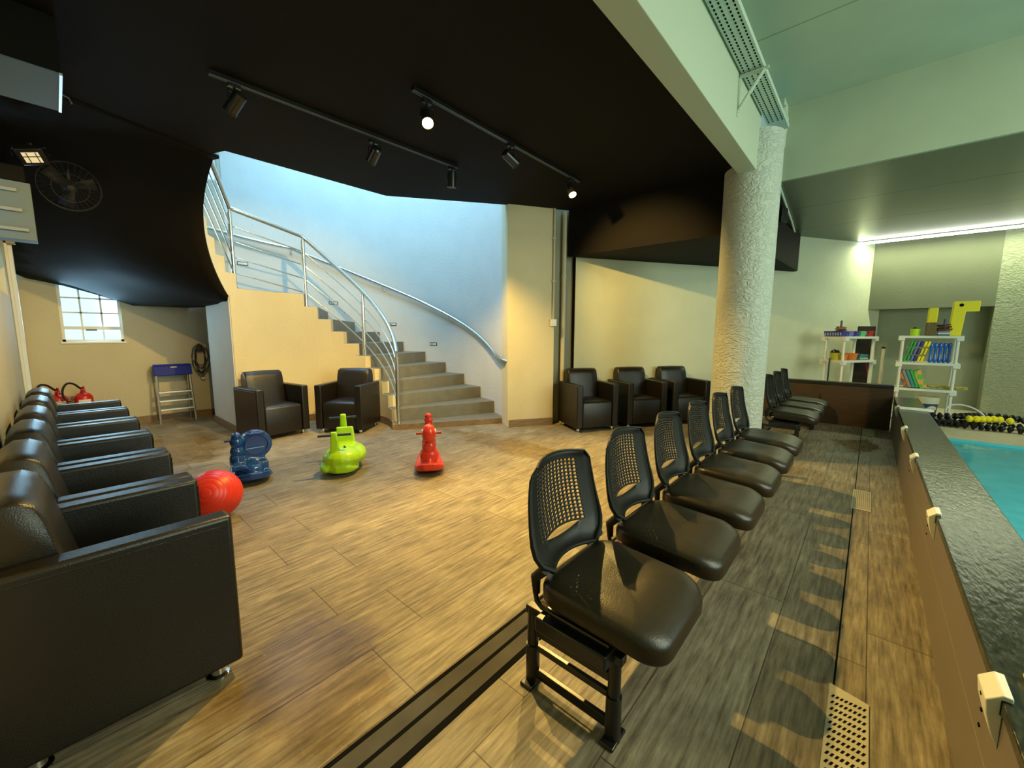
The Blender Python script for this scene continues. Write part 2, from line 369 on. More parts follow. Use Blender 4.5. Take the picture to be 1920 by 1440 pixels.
def pad(mb, w, d, layers, rad, warp=None, n=6, mi=0):
    """cushion: layers are (inset, z); closed by dense inner rings at the top"""
    vs = []; k = None
    for ins, z in layers:
        ring = rring(max(w - 2 * ins, .02), max(d - 2 * ins, .02), max(min(rad, rad - ins * .6), .008), n); k = len(ring)
        for x, y in ring:
            p = Vector((x, y, z)); vs.append(warp(p) if warp else p)
    fs = []
    for i in range(len(layers) - 1):
        for j in range(k): fs.append((i * k + j, i * k + (j + 1) % k, (i + 1) * k + (j + 1) % k, (i + 1) * k + j))
    fs.append(tuple(range(k - 1, -1, -1))); fs.append(tuple((len(layers) - 1) * k + j for j in range(k)))
    return mb.add(vs, fs, mi)
def tag(o, label, cat, group=None, kind=None):
    o['label'] = label; o['category'] = cat
    if group: o['group'] = group
    if kind: o['kind'] = kind
    return o
def thing(name, label, cat, loc=(0, 0, 0), rotz=0., group=None):
    o = bpy.data.objects.new(name, None); COL.objects.link(o); o.location = loc; o.rotation_euler = (0, 0, rotz); o.empty_display_size = .1
    return tag(o, label, cat, group)
def struct(o): o['kind'] = 'structure'; return o
def copy_tree(o, parent=None):
    c = o.copy(); COL.objects.link(c); c.parent = parent
    for ch in list(o.children): copy_tree(ch, c)
    return c
def interp(x, tab):
    if x <= tab[0][0]: return tab[0][1]
    for (a, b), (c, d) in zip(tab, tab[1:]):
        if x <= c: return b + (d - b) * (x - a) / (c - a)
    return tab[-1][1]

# ------------------------------------------------------------------ the setting
U = Vector((math.cos(R_(58.8)), math.sin(R_(58.8)), 0)); NW = Vector((U.y, -U.x, 0)); B0 = Vector((-1.543, 7.404, 0))
CX, CY, RI, RO, T0, DT, RISE, Z0 = -5.053, 2.025, .938, 2.441, 58.81, 10.233, .172, .077
CEIL = 2.88; WX = -7.494; LY = -.24
def pol(r, a, z=0.): return Vector((CX + r * math.cos(R_(a)), CY + r * math.sin(R_(a)), z))
def wallp(t, off=0., z=0.): 
    v = B0 + U * t + NW * off; return Vector((v.x, v.y, z))

mb = MB(); mb.b2((-7.8, -1.6, -.12), (.29, 10.4, 0)); struct(mb.build('floor', 'floor', smooth=False))
mb = MB(); mb.b2((.29, 7.2, -.12), (5.2, 10.4, 0)); struct(mb.build('floor_pool_deck', 'deck', smooth=False))

# left wall behind the long armchair row, with a small high window
mb = MB(); T = .14
x0, x1, wx0, wx1, wz0, wz1 = -7.6, -1.0, -5.55, -4.6, 1.56, 2.5
mb.b2((x0, LY - T, 0), (x1, LY, wz0)); mb.b2((x0, LY - T, wz1), (x1, LY, 3.6)); mb.b2((x0, LY - T, wz0), (wx0, LY, wz1)); mb.b2((wx1, LY - T, wz0), (x1, LY, wz1))
struct(mb.build('wall_left', 'cream', smooth=False))
def window(name, o, ux, w, h, cols, rows, depth, vent_row=None):
    """gridded steel window in the plane (o; ux, z)"""
    ux = Vector(ux); uz = Vector((0, 0, 1)); o = Vector(o); n = ux.cross(uz)
    fr = MB(); F = .028
    def bar(a0, a1, b0, b1, t=depth):
        c = o + ux * (a0 + a1) / 2 + uz * (b0 + b1) / 2
        e = [abs(ux.x) * (a1 - a0) + abs(n.x) * t, abs(ux.y) * (a1 - a0) + abs(n.y) * t, b1 - b0]
        fr.box(c, e)
    bar(0, F, 0, h); bar(w - F, w, 0, h); bar(0, w, 0, F); bar(0, w, h - F, h)
    for i in range(1, cols): bar(w * i / cols - .009, w * i / cols + .009, F, h - F, depth * .6)
    for j in range(1, rows): bar(F, w - F, h * j / rows - .009, h * j / rows + .009, depth * .6)
    if vent_row:
        z = h * vent_row / rows; bar(F, w - F, z - .03, z + .012, depth * 1.15)
    win = struct(fr.build(name, 'white_paint', smooth=False))
    g = MB(); c = o + ux * w / 2 + uz * h / 2
    g.box(c, [abs(ux.x) * (w - .02) + abs(n.x) * .005, abs(ux.y) * (w - .02) + abs(n.y) * .005, h - .02]); g.build('pane', 'glass', win, smooth=False)
    if vent_row:
        l = MB(); l.box(o + ux * w * .47 + uz * (h * vent_row / rows - .035) - n * (-.02), (.03, .10, .02)); l.build('latch', 'black_metal', win)
    return win
window('window_2', (wx0, LY - .07, wz0), (1, 0, 0), wx1 - wx0, wz1 - wz0, 5, 5, .05)

# window wall at the far left, continuing up the stairwell
mb = MB(); wy0, wy1, vz0, vz1 = .05, .605, 1.136, 2.78; uy0, uy1, uz0, uz1 = .9, 1.81, 3.49, 4.7
def wallx(y0, y1, z0, z1): mb.b2((WX - .14, y0, z0), (WX, y1, z1))
wallx(LY - .14, wy0, 0, 5.6); wallx(wy1, 2.2, 0, uz0); wallx(wy0, wy1, 0, vz0); wallx(wy0, wy1, vz1, 5.6)
wallx(wy1, uy0, uz0, 5.6); wallx(uy1, 2.2, uz0, 5.6); wallx(uy0, uy1, uz1, 5.6)
struct(mb.build('wall_window', 'cream_pale', smooth=False))
window('window_1', (WX - .05, wy0, vz0), (0, 1, 0), wy1 - wy0, vz1 - vz0, 3, 9, .06, vent_row=1)
window('window_3', (WX - .05, uy0, uz0), (0, 1, 0), uy1 - uy0, uz1 - uz0, 4, 5, .06)
mb = MB(); mb.b2((WX, wy0 - .02, vz0 - .025), (WX + .02, wy1 + .02, vz0)); struct(mb.build('trim_1', 'white_paint', bevel=.004))

# curved stairwell wall
mb = MB(); A = [T0 - 4.5 + i * (184 - T0 + 4.5) / 60 for i in range(61)]
pin = [pol(RO, a) for a in A]; pin[0] = Vector((-3.605, 3.985, 0)); pout = [pol(RO + .15, a) for a in A]; pout[0] = pout[1].copy()
vs = [(p.x, p.y, z) for z in (0, 5.6) for p in pin] + [(p.x, p.y, z) for z in (0, 5.6) for p in pout]; n = 61
fs = [(i + 1, i, n + i, n + i + 1) for i in range(n - 1)] + [(2 * n + i, 2 * n + i + 1, 3 * n + i + 1, 3 * n + i) for i in range(n - 1)]
fs += [(n + i + 1, n + i, 3 * n + i, 3 * n + i + 1) for i in range(n - 1)]
mb.add(vs, fs); struct(mb.build('wall_stairwell', 'white_wall'))

# flat wall right of the stairs and on to the pool end
def wall_slab(t0, t1, off, th, z0, z1): 
    q = [wallp(t0, off), wallp(t1, off), wallp(t1, off - th), wallp(t0, off - th)]
    return [(p.x, p.y) for p in q], z0, z1
mb = MB(); mb.prism(*wall_slab(-4.02, -3.36, .06, .28, 0, 3.6)); struct(mb.build('wall_panel', 'cream', bevel=.004))
mb = MB(); mb.prism(*wall_slab(-3.36, -3.03, -.07, .15, 0, 3.0)); struct(mb.build('wall_pipe_recess', 'chase', smooth=False))
mb = MB(); mb.prism(*wall_slab(-3.03, 3.1, 0, .22, 0, 3.2)); struct(mb.build('wall_back', 'green_wall', smooth=False))
mb = MB(); mb.prism(*wall_slab(-3.040, -3.030, .003, .1, 0, 2.3)); struct(mb.build('trim_2', 'trench_dark', smooth=False))

# niche end wall: header, recessed back, rough wall to the right
NY = 9.8; NZ = 1.71
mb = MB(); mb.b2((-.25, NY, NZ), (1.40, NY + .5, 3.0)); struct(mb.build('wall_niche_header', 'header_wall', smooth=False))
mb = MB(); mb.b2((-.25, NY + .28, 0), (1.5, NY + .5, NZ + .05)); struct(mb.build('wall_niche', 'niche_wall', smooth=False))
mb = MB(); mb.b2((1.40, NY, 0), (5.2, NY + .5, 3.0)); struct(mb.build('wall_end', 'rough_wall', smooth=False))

# ceilings
def plate(name, poly, z, th, m):
    mb = MB(); mb.prism(poly, z, z + th); return struct(mb.build(name, m, smooth=False))
Pin = pol(RI, 286); SB = 2.29
cp = [(-1.11, -1.5), (-1.11, 4.8), (-2.9, 4.85), (-3.14, 4.62), (-3.605, 3.965), (-3.80, 4.12), (-4.47, 2.76), (-4.5, 1.16), (Pin.x, Pin.y), (-4.96, .37), (-5.16, -.2), (-5.3, -.5), (-5.3, -1.5)]
cp = [(-1.11, -1.5), (-1.11, 4.8), (-2.9, 5.1), (-3.22, 4.55), (-3.605, 3.965), (-4.47, 2.76), (-4.5, 1.16), (-4.66, 1.10), (Pin.x, Pin.y), (-4.96, .37), (-5.16, -.2), (-5.3, -1.5)]
plate('ceiling', cp, CEIL, .12, 'black_paint')
mb = MB(); mb.prism([(-3.16, 4.69), (-1.16, 4.73), (-1.0, 8.16), (-1.06, 8.2)], SB, 2.97); struct(mb.build('trim_3', 'black_paint', smooth=False))
plate('ceiling_pool', [(-1.0, -1.5), (5.2, -1.5), (5.2, 5.35), (-1.0, 5.35)], 3.58, .12, 'pool_ceiling')
plate('ceiling_boards', [(-1.45, 5.25), (5.2, 5.25), (5.2, 10.3), (.4, 10.3), (-1.2, 8.2)], 2.86, .08, 'dark_boards')
mb = MB(); mb.b2((-1.2, 5.22, 2.856), (5.2, 5.26, 3.6)); struct(mb.build('wall_pool_drop', 'pool_ceiling', smooth=False))
# beam along the edge of the black ceiling, stub above the column
mb = MB(); mb.b2((-1.11, -1.5, 2.80), (-.95, 4.6, 3.6)); mb.b2((-1.115, -1.5, 2.868), (-1.095, 4.6, 2.885)); struct(mb.build('trim_4', 'beam_white', bevel=.004))
mb = MB(); mb.b2((-1.1, 5.0, 3.18), (-.84, 5.225, 3.6)); struct(mb.build('trim_5', 'beam_white', bevel=.004))
# column
mb = MB(); mb.lathe([(.25, 0), (.25, 3.18)], (-1.03, 4.78, 0), 64); struct(mb.build('column', 'column'))
# outer walls that close the pool hall (windows on the far side)
mb = MB(); mb.b2((-1.1, -1.6, 0), (5.3, -1.48, 3.7)); struct(mb.build('wall_behind', 'niche_wall', smooth=False))
mb = MB(); mb.b2((-1.12, -1.5, 0), (-1.0, LY, 2.95)); struct(mb.build('wall_return', 'cream', smooth=False))
mb = MB(); mb.b2((5.2, -1.5, 0), (5.3, 10.3, 1.1)); mb.b2((5.2, -1.5, 3.1), (5.3, 10.3, 3.7)); mb.b2((5.2, -1.5, 1.1), (5.3, 1.0, 3.1)); mb.b2((5.2, 5.4, 1.1), (5.3, 10.3, 3.1))
struct(mb.build('wall_right', 'niche_wall', smooth=False))
window('window_4', (5.24, 1.0, 1.1), (0, 1, 0), 4.4, 2.0, 6, 2, .06)
# stairwell roof with a skylight opening, and the floor edge round the opening above
mb = MB(); mb.prism([(-7.7, -.4), (-3.3, -.4), (-3.3, 1.5), (-7.7, 1.5)], 5.6, 5.7); mb.prism([(-7.7, 3.7), (-3.3, 3.7), (-3.3, 4.8), (-7.7, 4.8)], 5.6, 5.7)
mb.prism([(-5.0, 1.5), (-3.3, 1.5), (-3.3, 3.7), (-5.0, 3.7)], 5.6, 5.7); struct(mb.build('roof_stairwell', 'white_wall', smooth=False))
mb = MB()
def vwall(p, q, z0, z1, th=.1):
    p, q = Vector((*p, 0)), Vector((*q, 0)); d = (q - p).normalized(); nn = Vector((d.y, -d.x, 0)) * th
    mb.prism([(p.x, p.y), (q.x, q.y), (q.x + nn.x, q.y + nn.y), (p.x + nn.x, p.y + nn.y)], z0, z1)
vwall((-3.55, 4.08), (-4.43, 2.72), 2.99, 5.6); vwall((-4.43, 2.72), (-4.46, -.3), 2.99, 5.6); vwall((-4.46, LY), (-7.6, LY), 3.5, 5.6)
struct(mb.build('wall_upper_floor', 'white_wall', smooth=False))

# skirtings
def skirt(name, pts, h=.10, th=.014):
    mb = MB()
    for p, q in zip(pts, pts[1:]):
        p, q = Vector((p[0], p[1], 0)), Vector((q[0], q[1], 0)); d = (q - p).normalized(); nn = Vector((d.y, -d.x, 0)) * th
        mb.prism([(p.x, p.y), (q.x, q.y), (q.x + nn.x, q.y + nn.y), (p.x + nn.x, p.y + nn.y)], 0, h)
    return struct(mb.build(name, 'skirt', smooth=False))
skirt('baseboard_window', [(WX, LY), (WX, 1.9)])
skirt('baseboard_panel', [tuple(wallp(-4.0, .06)[:2]), tuple(wallp(-3.37, .06)[:2])])
skirt('baseboard_back', [tuple(wallp(-3.02)[:2]), tuple(wallp(1.2)[:2])])
skirt('baseboard_left', [(-1.0, LY), (WX, LY)][::-1])
skirt('baseboard_stair_end', [(-6.86, 1.397), (-5.76, 1.397)])

# ------------------------------------------------------------------ staircase
stair = thing('curved_staircase', 'curved grey stone staircase winding up along the pale blue lit wall', 'staircase', (CX, CY, 0))
def loc(p): return (p[0] - CX, p[1] - CY, p[2])
def sector(mb, a0, a1, r0, r1, z0, z1, n=5, mi=0):
    q = [pol(r0, a0 + (a1 - a0) * i / n) for i in range(n + 1)] + [pol(r1, a1 - (a1 - a0) * i / n) for i in range(n + 1)]
    mb.prism([(p.x - CX, p.y - CY) for p in q], z0, z1, mi)
for k in range(10):
    mb = MB(); a0 = T0 + DT * k; z = Z0 + RISE * k
    sector(mb, a0, a0 + DT + (2 if k < 9 else 0), RI + .002, RO, max(0, z - RISE - .002), z)
    mb.build('step', 'grey_stone', stair, bevel=.004)
mb = MB(); p, q = pol(RI, T0), pol(RO, T0); dd = (q - p).normalized(); nn = Vector((dd.y, -dd.x, 0)) * .012
mb.prism([(v.x - CX, v.y - CY) for v in (p, q, q + nn, p + nn)], 0, Z0 - .004); mb.build('kickboard', 'skirt', stair, smooth=False)
LAND0, LAND1, LZ = T0 + DT * 10, 213.0, Z0 + RISE * 10
mb = MB(); sector(mb, LAND0, LAND1, RI + .002, RO, LZ - .04, LZ, 14); mb.build('landing', 'grey_stone', stair, bevel=.004)
for k in range(9):
    mb = MB(); a0 = LAND1 + DT * k; z = LZ + RISE * (k + 1)
    sector(mb, a0, a0 + DT + (1.5 if k < 8 else 0), RI + .002, RI + .16, z - .06, z); mb.build('step', 'grey_stone', stair, bevel=.004)
UIN = [(218, 1.645), (223, 1.70), (237, 1.97), (252, 2.25), (286, 2.90), (300, 3.15)]
UOUT = [(208, 1.645), (218, 1.85), (227, 1.99), (234, 2.14), (267, 2.90), (300, 3.4)]
def under(a, r):
    t = max(0., min(1., (r - RI) / 1.3)); return interp(a, UIN) * (1 - t) + interp(a, UOUT) * t
# inner wall of the lower flight
mb = MB(); aa = []; 
for k in range(10):
    for i in range(4): aa.append((T0 + DT * (k + i / 4), Z0 + RISE * k)); 
    aa.append((T0 + DT * (k + 1) - .001, Z0 + RISE * k))
for i in range(25): aa.append((LAND0 + (LAND1 - LAND0) * i / 24 - (.001 if i == 24 else 0), LZ))
for k in range(8):
    for i in range(4): aa.append((LAND1 + DT * (k + i / 4), LZ + RISE * (k + 1)))
    aa.append((LAND1 + DT * (k + 1) - .001, LZ + RISE * (k + 1)))
_k = max(i for i, q in enumerate(aa) if q[0] < 221); aa.insert(_k + 1, (221.0, aa[_k][1])); aa.insert(_k + 2, (221.001, aa[_k][1]))
lo = [(0. if a <= 221 else under(a, RI)) for a, z in aa]
n = len(aa); vs = []
for r in (RI - .006, RI + .10):
    for (a, z), b in zip(aa, lo):
        P = pol(r if r < RI or a < 190 else RI + .012, a); vs.append(loc((P.x, P.y, b)))
    for (a, z), b in zip(aa, lo):
        P = pol(r if r < RI or a < 190 else RI + .012, a); vs.append(loc((P.x, P.y, z - .004)))
fs = []
for i in range(n - 1):
    fs += [(i, i + 1, n + i + 1, n + i), (2 * n + i + 1, 2 * n + i, 3 * n + i, 3 * n + i + 1), (n + i, n + i + 1, 3 * n + i + 1, 3 * n + i)]
fs += [(0, n, 3 * n, 2 * n)]
mb.add(vs, fs); mb.build('inner_wall', 'cream', stair, ang=25)
# curved skirting at the foot of the inner wall
mb = MB(); al = [T0 + i * (219 - T0) / 40 for i in range(41)]
mb2 = []
for i in range(40):
    q = [pol(RI - .006, al[i]), pol(RI - .006, al[i + 1]), pol(RI - .022, al[i + 1]), pol(RI - .022, al[i])]
    mb.prism([(v.x - CX, v.y - CY) for v in q], 0, .10)
mb.build('skirting', 'skirt', stair, ang=60)
# blue-lit end wall below the landing
mb = MB(); mb.prism([(x - CX, y - CY) for x, y in ((-5.752, 1.398), (-6.86, 1.398), (-6.86, 1.52), (-5.86, 1.52))], 0, 1.70); mb.build('end_wall', 'white_wall', stair, smooth=False)
# black soffit: underside of landing and of the upper flight
mb = MB(); ang = [196 + i * 2.0 for i in range(49)]; rr = [RI - .01] + [RI + .1 + .16 * i for i in range(18)]
vs = []; fs = []; W = len(rr)
for a in ang:
    for r in rr:
        rmax = 4.0
        c, s_ = math.cos(R_(a)), math.sin(R_(a))
        if c < 0: rmax = min(rmax, (CX - (WX + .004)) / -c)
        if s_ < 0: rmax = min(rmax, (CY - (LY + .004)) / -s_)
        q = min(max(r, RI + .03) if a <= 221 else r, rmax); P = pol(q, a); vs.append(loc((P.x, P.y, min(under(a, r), CEIL + .02))))
for i in range(len(ang) - 1):
    for j in range(W - 1): fs.append((i * W + j, i * W + j + 1, (i + 1) * W + j + 1, (i + 1) * W + j))
N0 = len(vs)
mb.add(vs, fs); so = mb.build('soffit', 'black_paint', stair, ang=50)
so.modifiers.new('thick', 'SOLIDIFY').thickness = .03; so.modifiers['thick'].offset = -1

# railing with five posts
RR = RI + .06
def helix_z(a):
    if a < LAND0: return Z0 + RISE * max(0, (a - T0) / DT)
    if a < LAND1: return LZ
    return LZ + RISE * (a - LAND1) / DT
rail = thing('stair_railing', 'steel railing with round posts on the open side of the curved stair', 'railing', (CX, CY, 0))
PA = [61.0, 113.8, 159.2, 210.4, 262.0]; PB = [Z0, Z0 + RISE * 5, Z0 + RISE * 9, LZ, LZ + RISE * 4.8]; PH = [.88, .86, .90, .90, .90]
def rail_path(i, h):
    a0, a1 = PA[i], PA[i + 1]; b0, b1 = PB[i] + h * PH[i] / .9, PB[i + 1] + h * PH[i + 1] / .9
    p, q = pol(RR, a0), pol(RR, a1); out = []
    for k in range(17):
        t = k / 16
        if i >= 2: P = p.lerp(q, t)
        else:
            P = pol(RR, a0 + (a1 - a0) * t)
        out.append(Vector(loc((P.x, P.y, b0 + (b1 - b0) * t))))
    return out
for a, b, h in zip(PA, PB, PH):
    P = pol(RR, a); mb = MB(); x, y = P.x - CX, P.y - CY
    mb.lathe([(.024, 0), (.024, h)], (x, y, b), 16); mb.lathe([(.036, 0), (.036, .012)], (x, y, b), 16)
    po = mb.build('post', 'steel', rail)
    mb = MB(); mb.lathe([(.012, h - .01), (.012, h + .055)], (x, y, b), 10); mb.ball((x, y, b + h + .02), .018); mb.build('saddle', 'chrome', po)
top = [Vector(loc((pol(RR, 58.0).x, pol(RR, 58.0).y, PB[0] + .93)))]
for i in range(4): top += rail_path(i, .95)[(1 if i else 0):]
mb = MB(); mb.tube(top, .026, 14); mb.build('handrail', 'steel', rail)
for h in (.19, .38, .565, .745):
    pts = []
    for i in range(4): pts += rail_path(i, h)[(1 if i else 0):]
    mb = MB(); mb.tube(pts, .0085, 8); mb.build('rail', 'steel', rail)

# wall handrail
wr_ = thing('wall_handrail', 'curved steel handrail fixed to the blue lit stairwell wall', 'handrail', (CX, CY, 0))
WH = [(54.5, .90), (63.8, .965), (80, 1.27), (96.2, 1.555), (113, 1.85), (128, 2.10), (145, 2.38), (163, 2.655), (190, 2.78), (212, 2.80)]
pts = [Vector(loc((pol(RO - .0, 53.0).x, pol(RO - .0, 53.0).y, .88)))]
pts += [Vector(loc((*pol(RO - .07, 55 + i * 2.2)[:2], interp(55 + i * 2.2, WH)))) for i in range(64)]
mb = MB(); mb.tube(pts, .024, 12); mb.build('rail', 'steel', wr_)
for a in (66, 96.2, 128, 163):
    z = interp(a, WH); mb = MB()
    mb.tube([loc((*pol(RO - .07, a)[:2], z - .02)), loc((*pol(RO - .055, a)[:2], z - .07)), loc((*pol(RO - .0, a)[:2], z - .085))], .007, 8)
    mb.ball(loc((*pol(RO - .005, a)[:2], z - .085)), .022); mb.build('bracket', 'chrome', wr_)

# little direction signs on the stair wall
for a, z, lab in ((148.6, 1.783, 'small white arrow sign above the steps near the second railing post'), (124.9, 1.417, 'small white arrow sign half hidden behind the lower railing bars'),
                  (105.9, 1.073, 'lowest small white arrow sign, on clear wall below the handrail'), (179.4, 2.336, 'highest small white arrow sign, above the stair landing')):
    P = pol(RO - .004, a); s = thing('arrow_sign', lab, 'sign', (P.x, P.y, z), R_(a - 90), 'arrow signs along the stair wall')
    mb = MB(); mb.box((0, 0, 0), (.15, .006, .052)); mb.build('frame', 'black_metal', s)
    mb = MB(); mb.box((0, -.004, 0), (.128, .004, .032)); mb.build('face', 'label_white', s)
    mb = MB(); mb.ext([(.055, 0), (.030, .012), (.030, .005), (-.005, .005), (-.005, -.005), (.030, -.005), (.030, -.012)], (0, -.006, 0), (-1, 0, 0), (0, 0, 1), .002); mb.build('arrow', 'black_metal', s, smooth=False)

# ------------------------------------------------------------------ floor drains and trench
tr = thing('trench_drain', 'long dark grey two strip trench cover between armchair zone and mesh chairs', 'drain', (-1.0, 3.0, 0))
mb = MB(); mb.b2((-.085, -4.2, 0), (.085, 3.35, .0012)); mb.build('channel', 'trench_dark', tr, smooth=False)
for x in (-.038, .034):
    mb = MB(); mb.b2((x - .028, -4.2, 0), (x + .028, 3.35, .003)); mb.build('cover', 'trench', tr, smooth=False)
sl = MB(); sl.b2((.0, -1.2, 0), (.006, 7.2, .0012)); tag(sl.build('gutter_slot', 'trench_dark', smooth=False), 'thin dark gutter slot running along the floor beside the pool wall', 'gutter')
def grate(poly, lab, holes):
    x = sum(p[0] for p in poly) / len(poly); y = sum(p[1] for p in poly) / len(poly)
    g = thing('drain_grate', lab, 'drain grate', (x, y, 0), 0, 'cream drain grates in the floor gutter')
    mb = MB(); mb.prism([(a - x, b - y) for a, b in poly], 0, .004); mb.build('plate', 'grate', g, smooth=False)
    mb = MB()
    for hx, hy, hw, hl, sk in holes:
        mb.add([(hx - hw - sk - x, hy - hl - y, .0045), (hx + hw - sk - x, hy - hl - y, .0045), (hx + hw + sk - x, hy + hl - y, .0045), (hx - hw + sk - x, hy + hl - y, .0045)], [(0, 1, 2, 3)])
    mb.build('slots', 'trench_dark', g, smooth=False)
H1 = [(0.004 + .0118 * i, 1.30 + .032 * j, .0032, .0075, .003) for j in range(13) for i in range(8) if 1.30 + .032 * j < 1.715 - max(0, (.03 - .0) * 0)]
H1 = [h for h in H1 if not (h[1] > 1.69 and h[0] > .03)]
grate([(-.008, 1.2), (.098, 1.2), (.098, 1.72), (-.008, 1.745)], 'large cream slotted drain grate nearest the camera, lower edge of floor', H1)
grate([(-.008, 3.73), (.10, 3.73), (.10, 4.21), (-.008, 4.21)], 'cream finely perforated grate midway along the gutter slot', [(.002 + .011 * i, 3.76 + .021 * j, .0025, .005, 0) for j in range(21) for i in range(9)])
grate([(.01, 6.63), (.13, 6.63), (.13, 7.1), (.01, 7.1)], 'plain cream grate at the foot of the dark brown end partition', [])

# ------------------------------------------------------------------ pool
PX = .285; PT = .455
mb = MB(); mb.b2((PX, -1.48, 0), (PX + .17, 7.2, PT - .03)); struct(mb.build('wall_pool', 'tile_face', smooth=False))
cop = MB(); cop.b2((PX - .004, -1.48, PT - .03), (.512, 7.2, PT)); tag(cop.build('granite_coping', 'granite', bevel=.004), 'polished black granite coping along the top of the pool wall', 'coping')
wt = MB(); wt.b2((.46, -1.48, -.06), (5.2, 7.17, -.03)); o = wt.build('water', 'water', smooth=False); struct(o)
mb = MB(); mb.b2((.46, -1.48, -1.0), (5.2, 7.17, -.9)); mb.b2((.46, 7.17, -1), (5.2, 7.2, -.002)); struct(mb.build('floor_pool_basin', 'pool_tile', smooth=False))
sw = thing('end_partition', 'low dark brown wooden partition with black top closing the seating area', 'partition', (-.6, 7.2, 0))
mb = MB(); mb.b2((-.93, 0, 0), (.875, .12, .555)); mb.build('panel', 'dark_wood', sw, smooth=False)
mb = MB(); mb.b2((-.93, -.012, .555), (.875, .135, .60)); mb.build('cap', 'black_metal', sw, bevel=.004)
labs = ['nearest white bumper block on the pool wall, close to the frame edge', 'second white bumper block along the pool wall, beside the wet floor streak', 'third white bumper block along the pool wall, level with the middle grate',
        'fourth white bumper block along the pool wall', 'farthest white bumper block on the pool wall, before the partition corner']
for y, lb in zip((1.35, 2.57, 3.72, 4.82, 6.2), labs):
    b = thing('bumper_block', lb, 'bumper', (PX, y, 0), 0, 'white bumper blocks on the pool wall')
    mb = MB(); mb.ext([(0, .335), (-.014, .37), (-.024, .41), (-.028, .445), (-.004, .468), (.012, .468), (.012, .456), (-.0045, .456), (-.0045, .42), (0, .42)], (0, .045, 0), (1, 0, 0), (0, 0, 1), .09); mb.build('body', 'white_plastic', b, bevel=.003)
    mb = MB()
    for dz in (.36, .40, .44): mb.box((-.026 if dz > .4 else -.022, 0, dz - .012), (.003, .010, .005))
    mb.build('slots', 'trench_dark', b, smooth=False)
mb = MB(); mb.b2((.29, 6.0, PT), (.55, 6.16, PT + .012)); tag(mb.build('white_board', 'white_plastic', bevel=.003), 'short white board lying across the black granite coping', 'board')
mb = MB(); mb.ball((.342, 1.425, PT + .010), (.012, .014, .011)); tag(mb.build('foam_bit', 'yellow'), 'tiny yellow foam bit on the black granite coping', 'foam')

# ------------------------------------------------------------------ armchairs
def make_armchair():
    r = thing('armchair', '', 'armchair')
    W, D, AH, AT = .605, .575, .61, .085
    for sx in (-1, 1):
        mb = MB(); mb.b2((sx * W / 2, -D / 2, .05), (sx * (W / 2 - AT), D / 2, AH)); mb.build('arm', 'leather', r, bevel=.014, seg=3)
        mb = MB(); xs = sx * (W / 2 - .001)
        mb.tube([(xs, -D / 2 + .02, AH - .03), (xs, D / 2 - .02, AH - .03)], .0022, 5); mb.tube([(sx * (W / 2 - AT + .004), D / 2 - .001, .06), (sx * (W / 2 - AT + .004), D / 2 - .001, AH - .03)], .002, 5); mb.build('piping', 'leather', r)
    iw = W - 2 * AT - .006
    mb = MB()
    def warp(p): 
        p = p.copy(); 
        if p.z > .3: p.z += .012 * (1 - (p.x / (iw / 2)) ** 2)
        return p
    pad(mb, iw, D * .78, [(0.004, .055), (0, .07), (0, .36), (.012, .385), (.06, .397), (.14, .40)], .016, warp, 5)
    mb.v = [(x, y + D / 2 - D * .39 - .012, z) for x, y, z in mb.v]; mb.build('seat', 'leather', r, ang=50)
    mb = MB(); prof = [(-.28, .10), (-.285, .70), (-.272, .755), (-.235, .785), (-.19, .785), (-.155, .765), (-.135, .71), (-.118, .62), (-.075, .40), (-.07, .10)]
    ww = iw / 2
    rows = []
    for fx, ins in ((-1, .02), (-.94, 0.004), (-.5, 0), (0, -.004), (.5, 0), (.94, .004), (1, .02)):
        cy, cz = -.19, .45
        rows.append([(fx * ww, y + (cy - y) * ins * 3 if abs(fx) == 1 else y + (.006 * (1 - fx * fx) if y > -.16 else 0), z - (ins * .6 if z > .6 else 0)) for y, z in prof])
    vs = [v for g in rows for v in g]; k = len(prof); fs = []
    for i in range(len(rows) - 1):
        for j in range(k): fs.append((i * k + j, i * k + (j + 1) % k, (i + 1) * k + (j + 1) % k, (i + 1) * k + j))
    fs += [tuple(range(k - 1, -1, -1)), tuple((len(rows) - 1) * k + j for j in range(k))]
    fs = [f[::-1] for f in fs]
    mb.add(vs, fs); bk = mb.build('backrest', 'leather', r, ang=60)
    for sx in (-1, 1):
        for sy in (-1, 1):
            mb = MB(); mb.lathe([(.034, 0), (.034, .006), (.022, .012), (.019, .05), (.019, .056)], (sx * (W / 2 - .055), sy * (D / 2 - .07), 0), 16); mb.build('foot', 'chrome', r)
    return r
proto = make_armchair()
AX = [-1.945, -2.56, -3.185, -3.82, -4.475, -5.10]
ar = [(x, .07, 0., l, 'armchairs in the row along the near wall') for x, l in zip(AX, (
    'large dark leather armchair filling the near corner, closest to the camera', 'dark leather armchair second in the wall row, red ball beside its arm', 'dark leather armchair third from the camera in the wall row',
    'dark leather armchair fourth from the camera in the wall row', 'dark leather armchair fifth in the wall row, next to last', 'dark leather armchair at the far end of the wall row by the red extinguishers'))]
ar += [(-5.47, 1.70, R_(-82), 'dark leather armchair beside the pale blue wall end, below the yellow lit wall', 'armchair pair at the stair wall'),
       (-5.075, 2.485, R_(-143), 'dark leather armchair below the yellow lit wall, next to the first stair step', 'armchair pair at the stair wall'),
       (-2.80, 4.69, R_(-120), 'dark leather armchair next to the wall pipes, first of three at the back wall', 'armchairs at the back wall'),
       (-2.415, 5.36, R_(-123), 'dark leather armchair in the middle of three at the back wall', 'armchairs at the back wall'),
       (-2.04, 5.965, R_(-123), 'dark leather armchair nearest the round column, last of three at the back wall', 'armchairs at the back wall')]
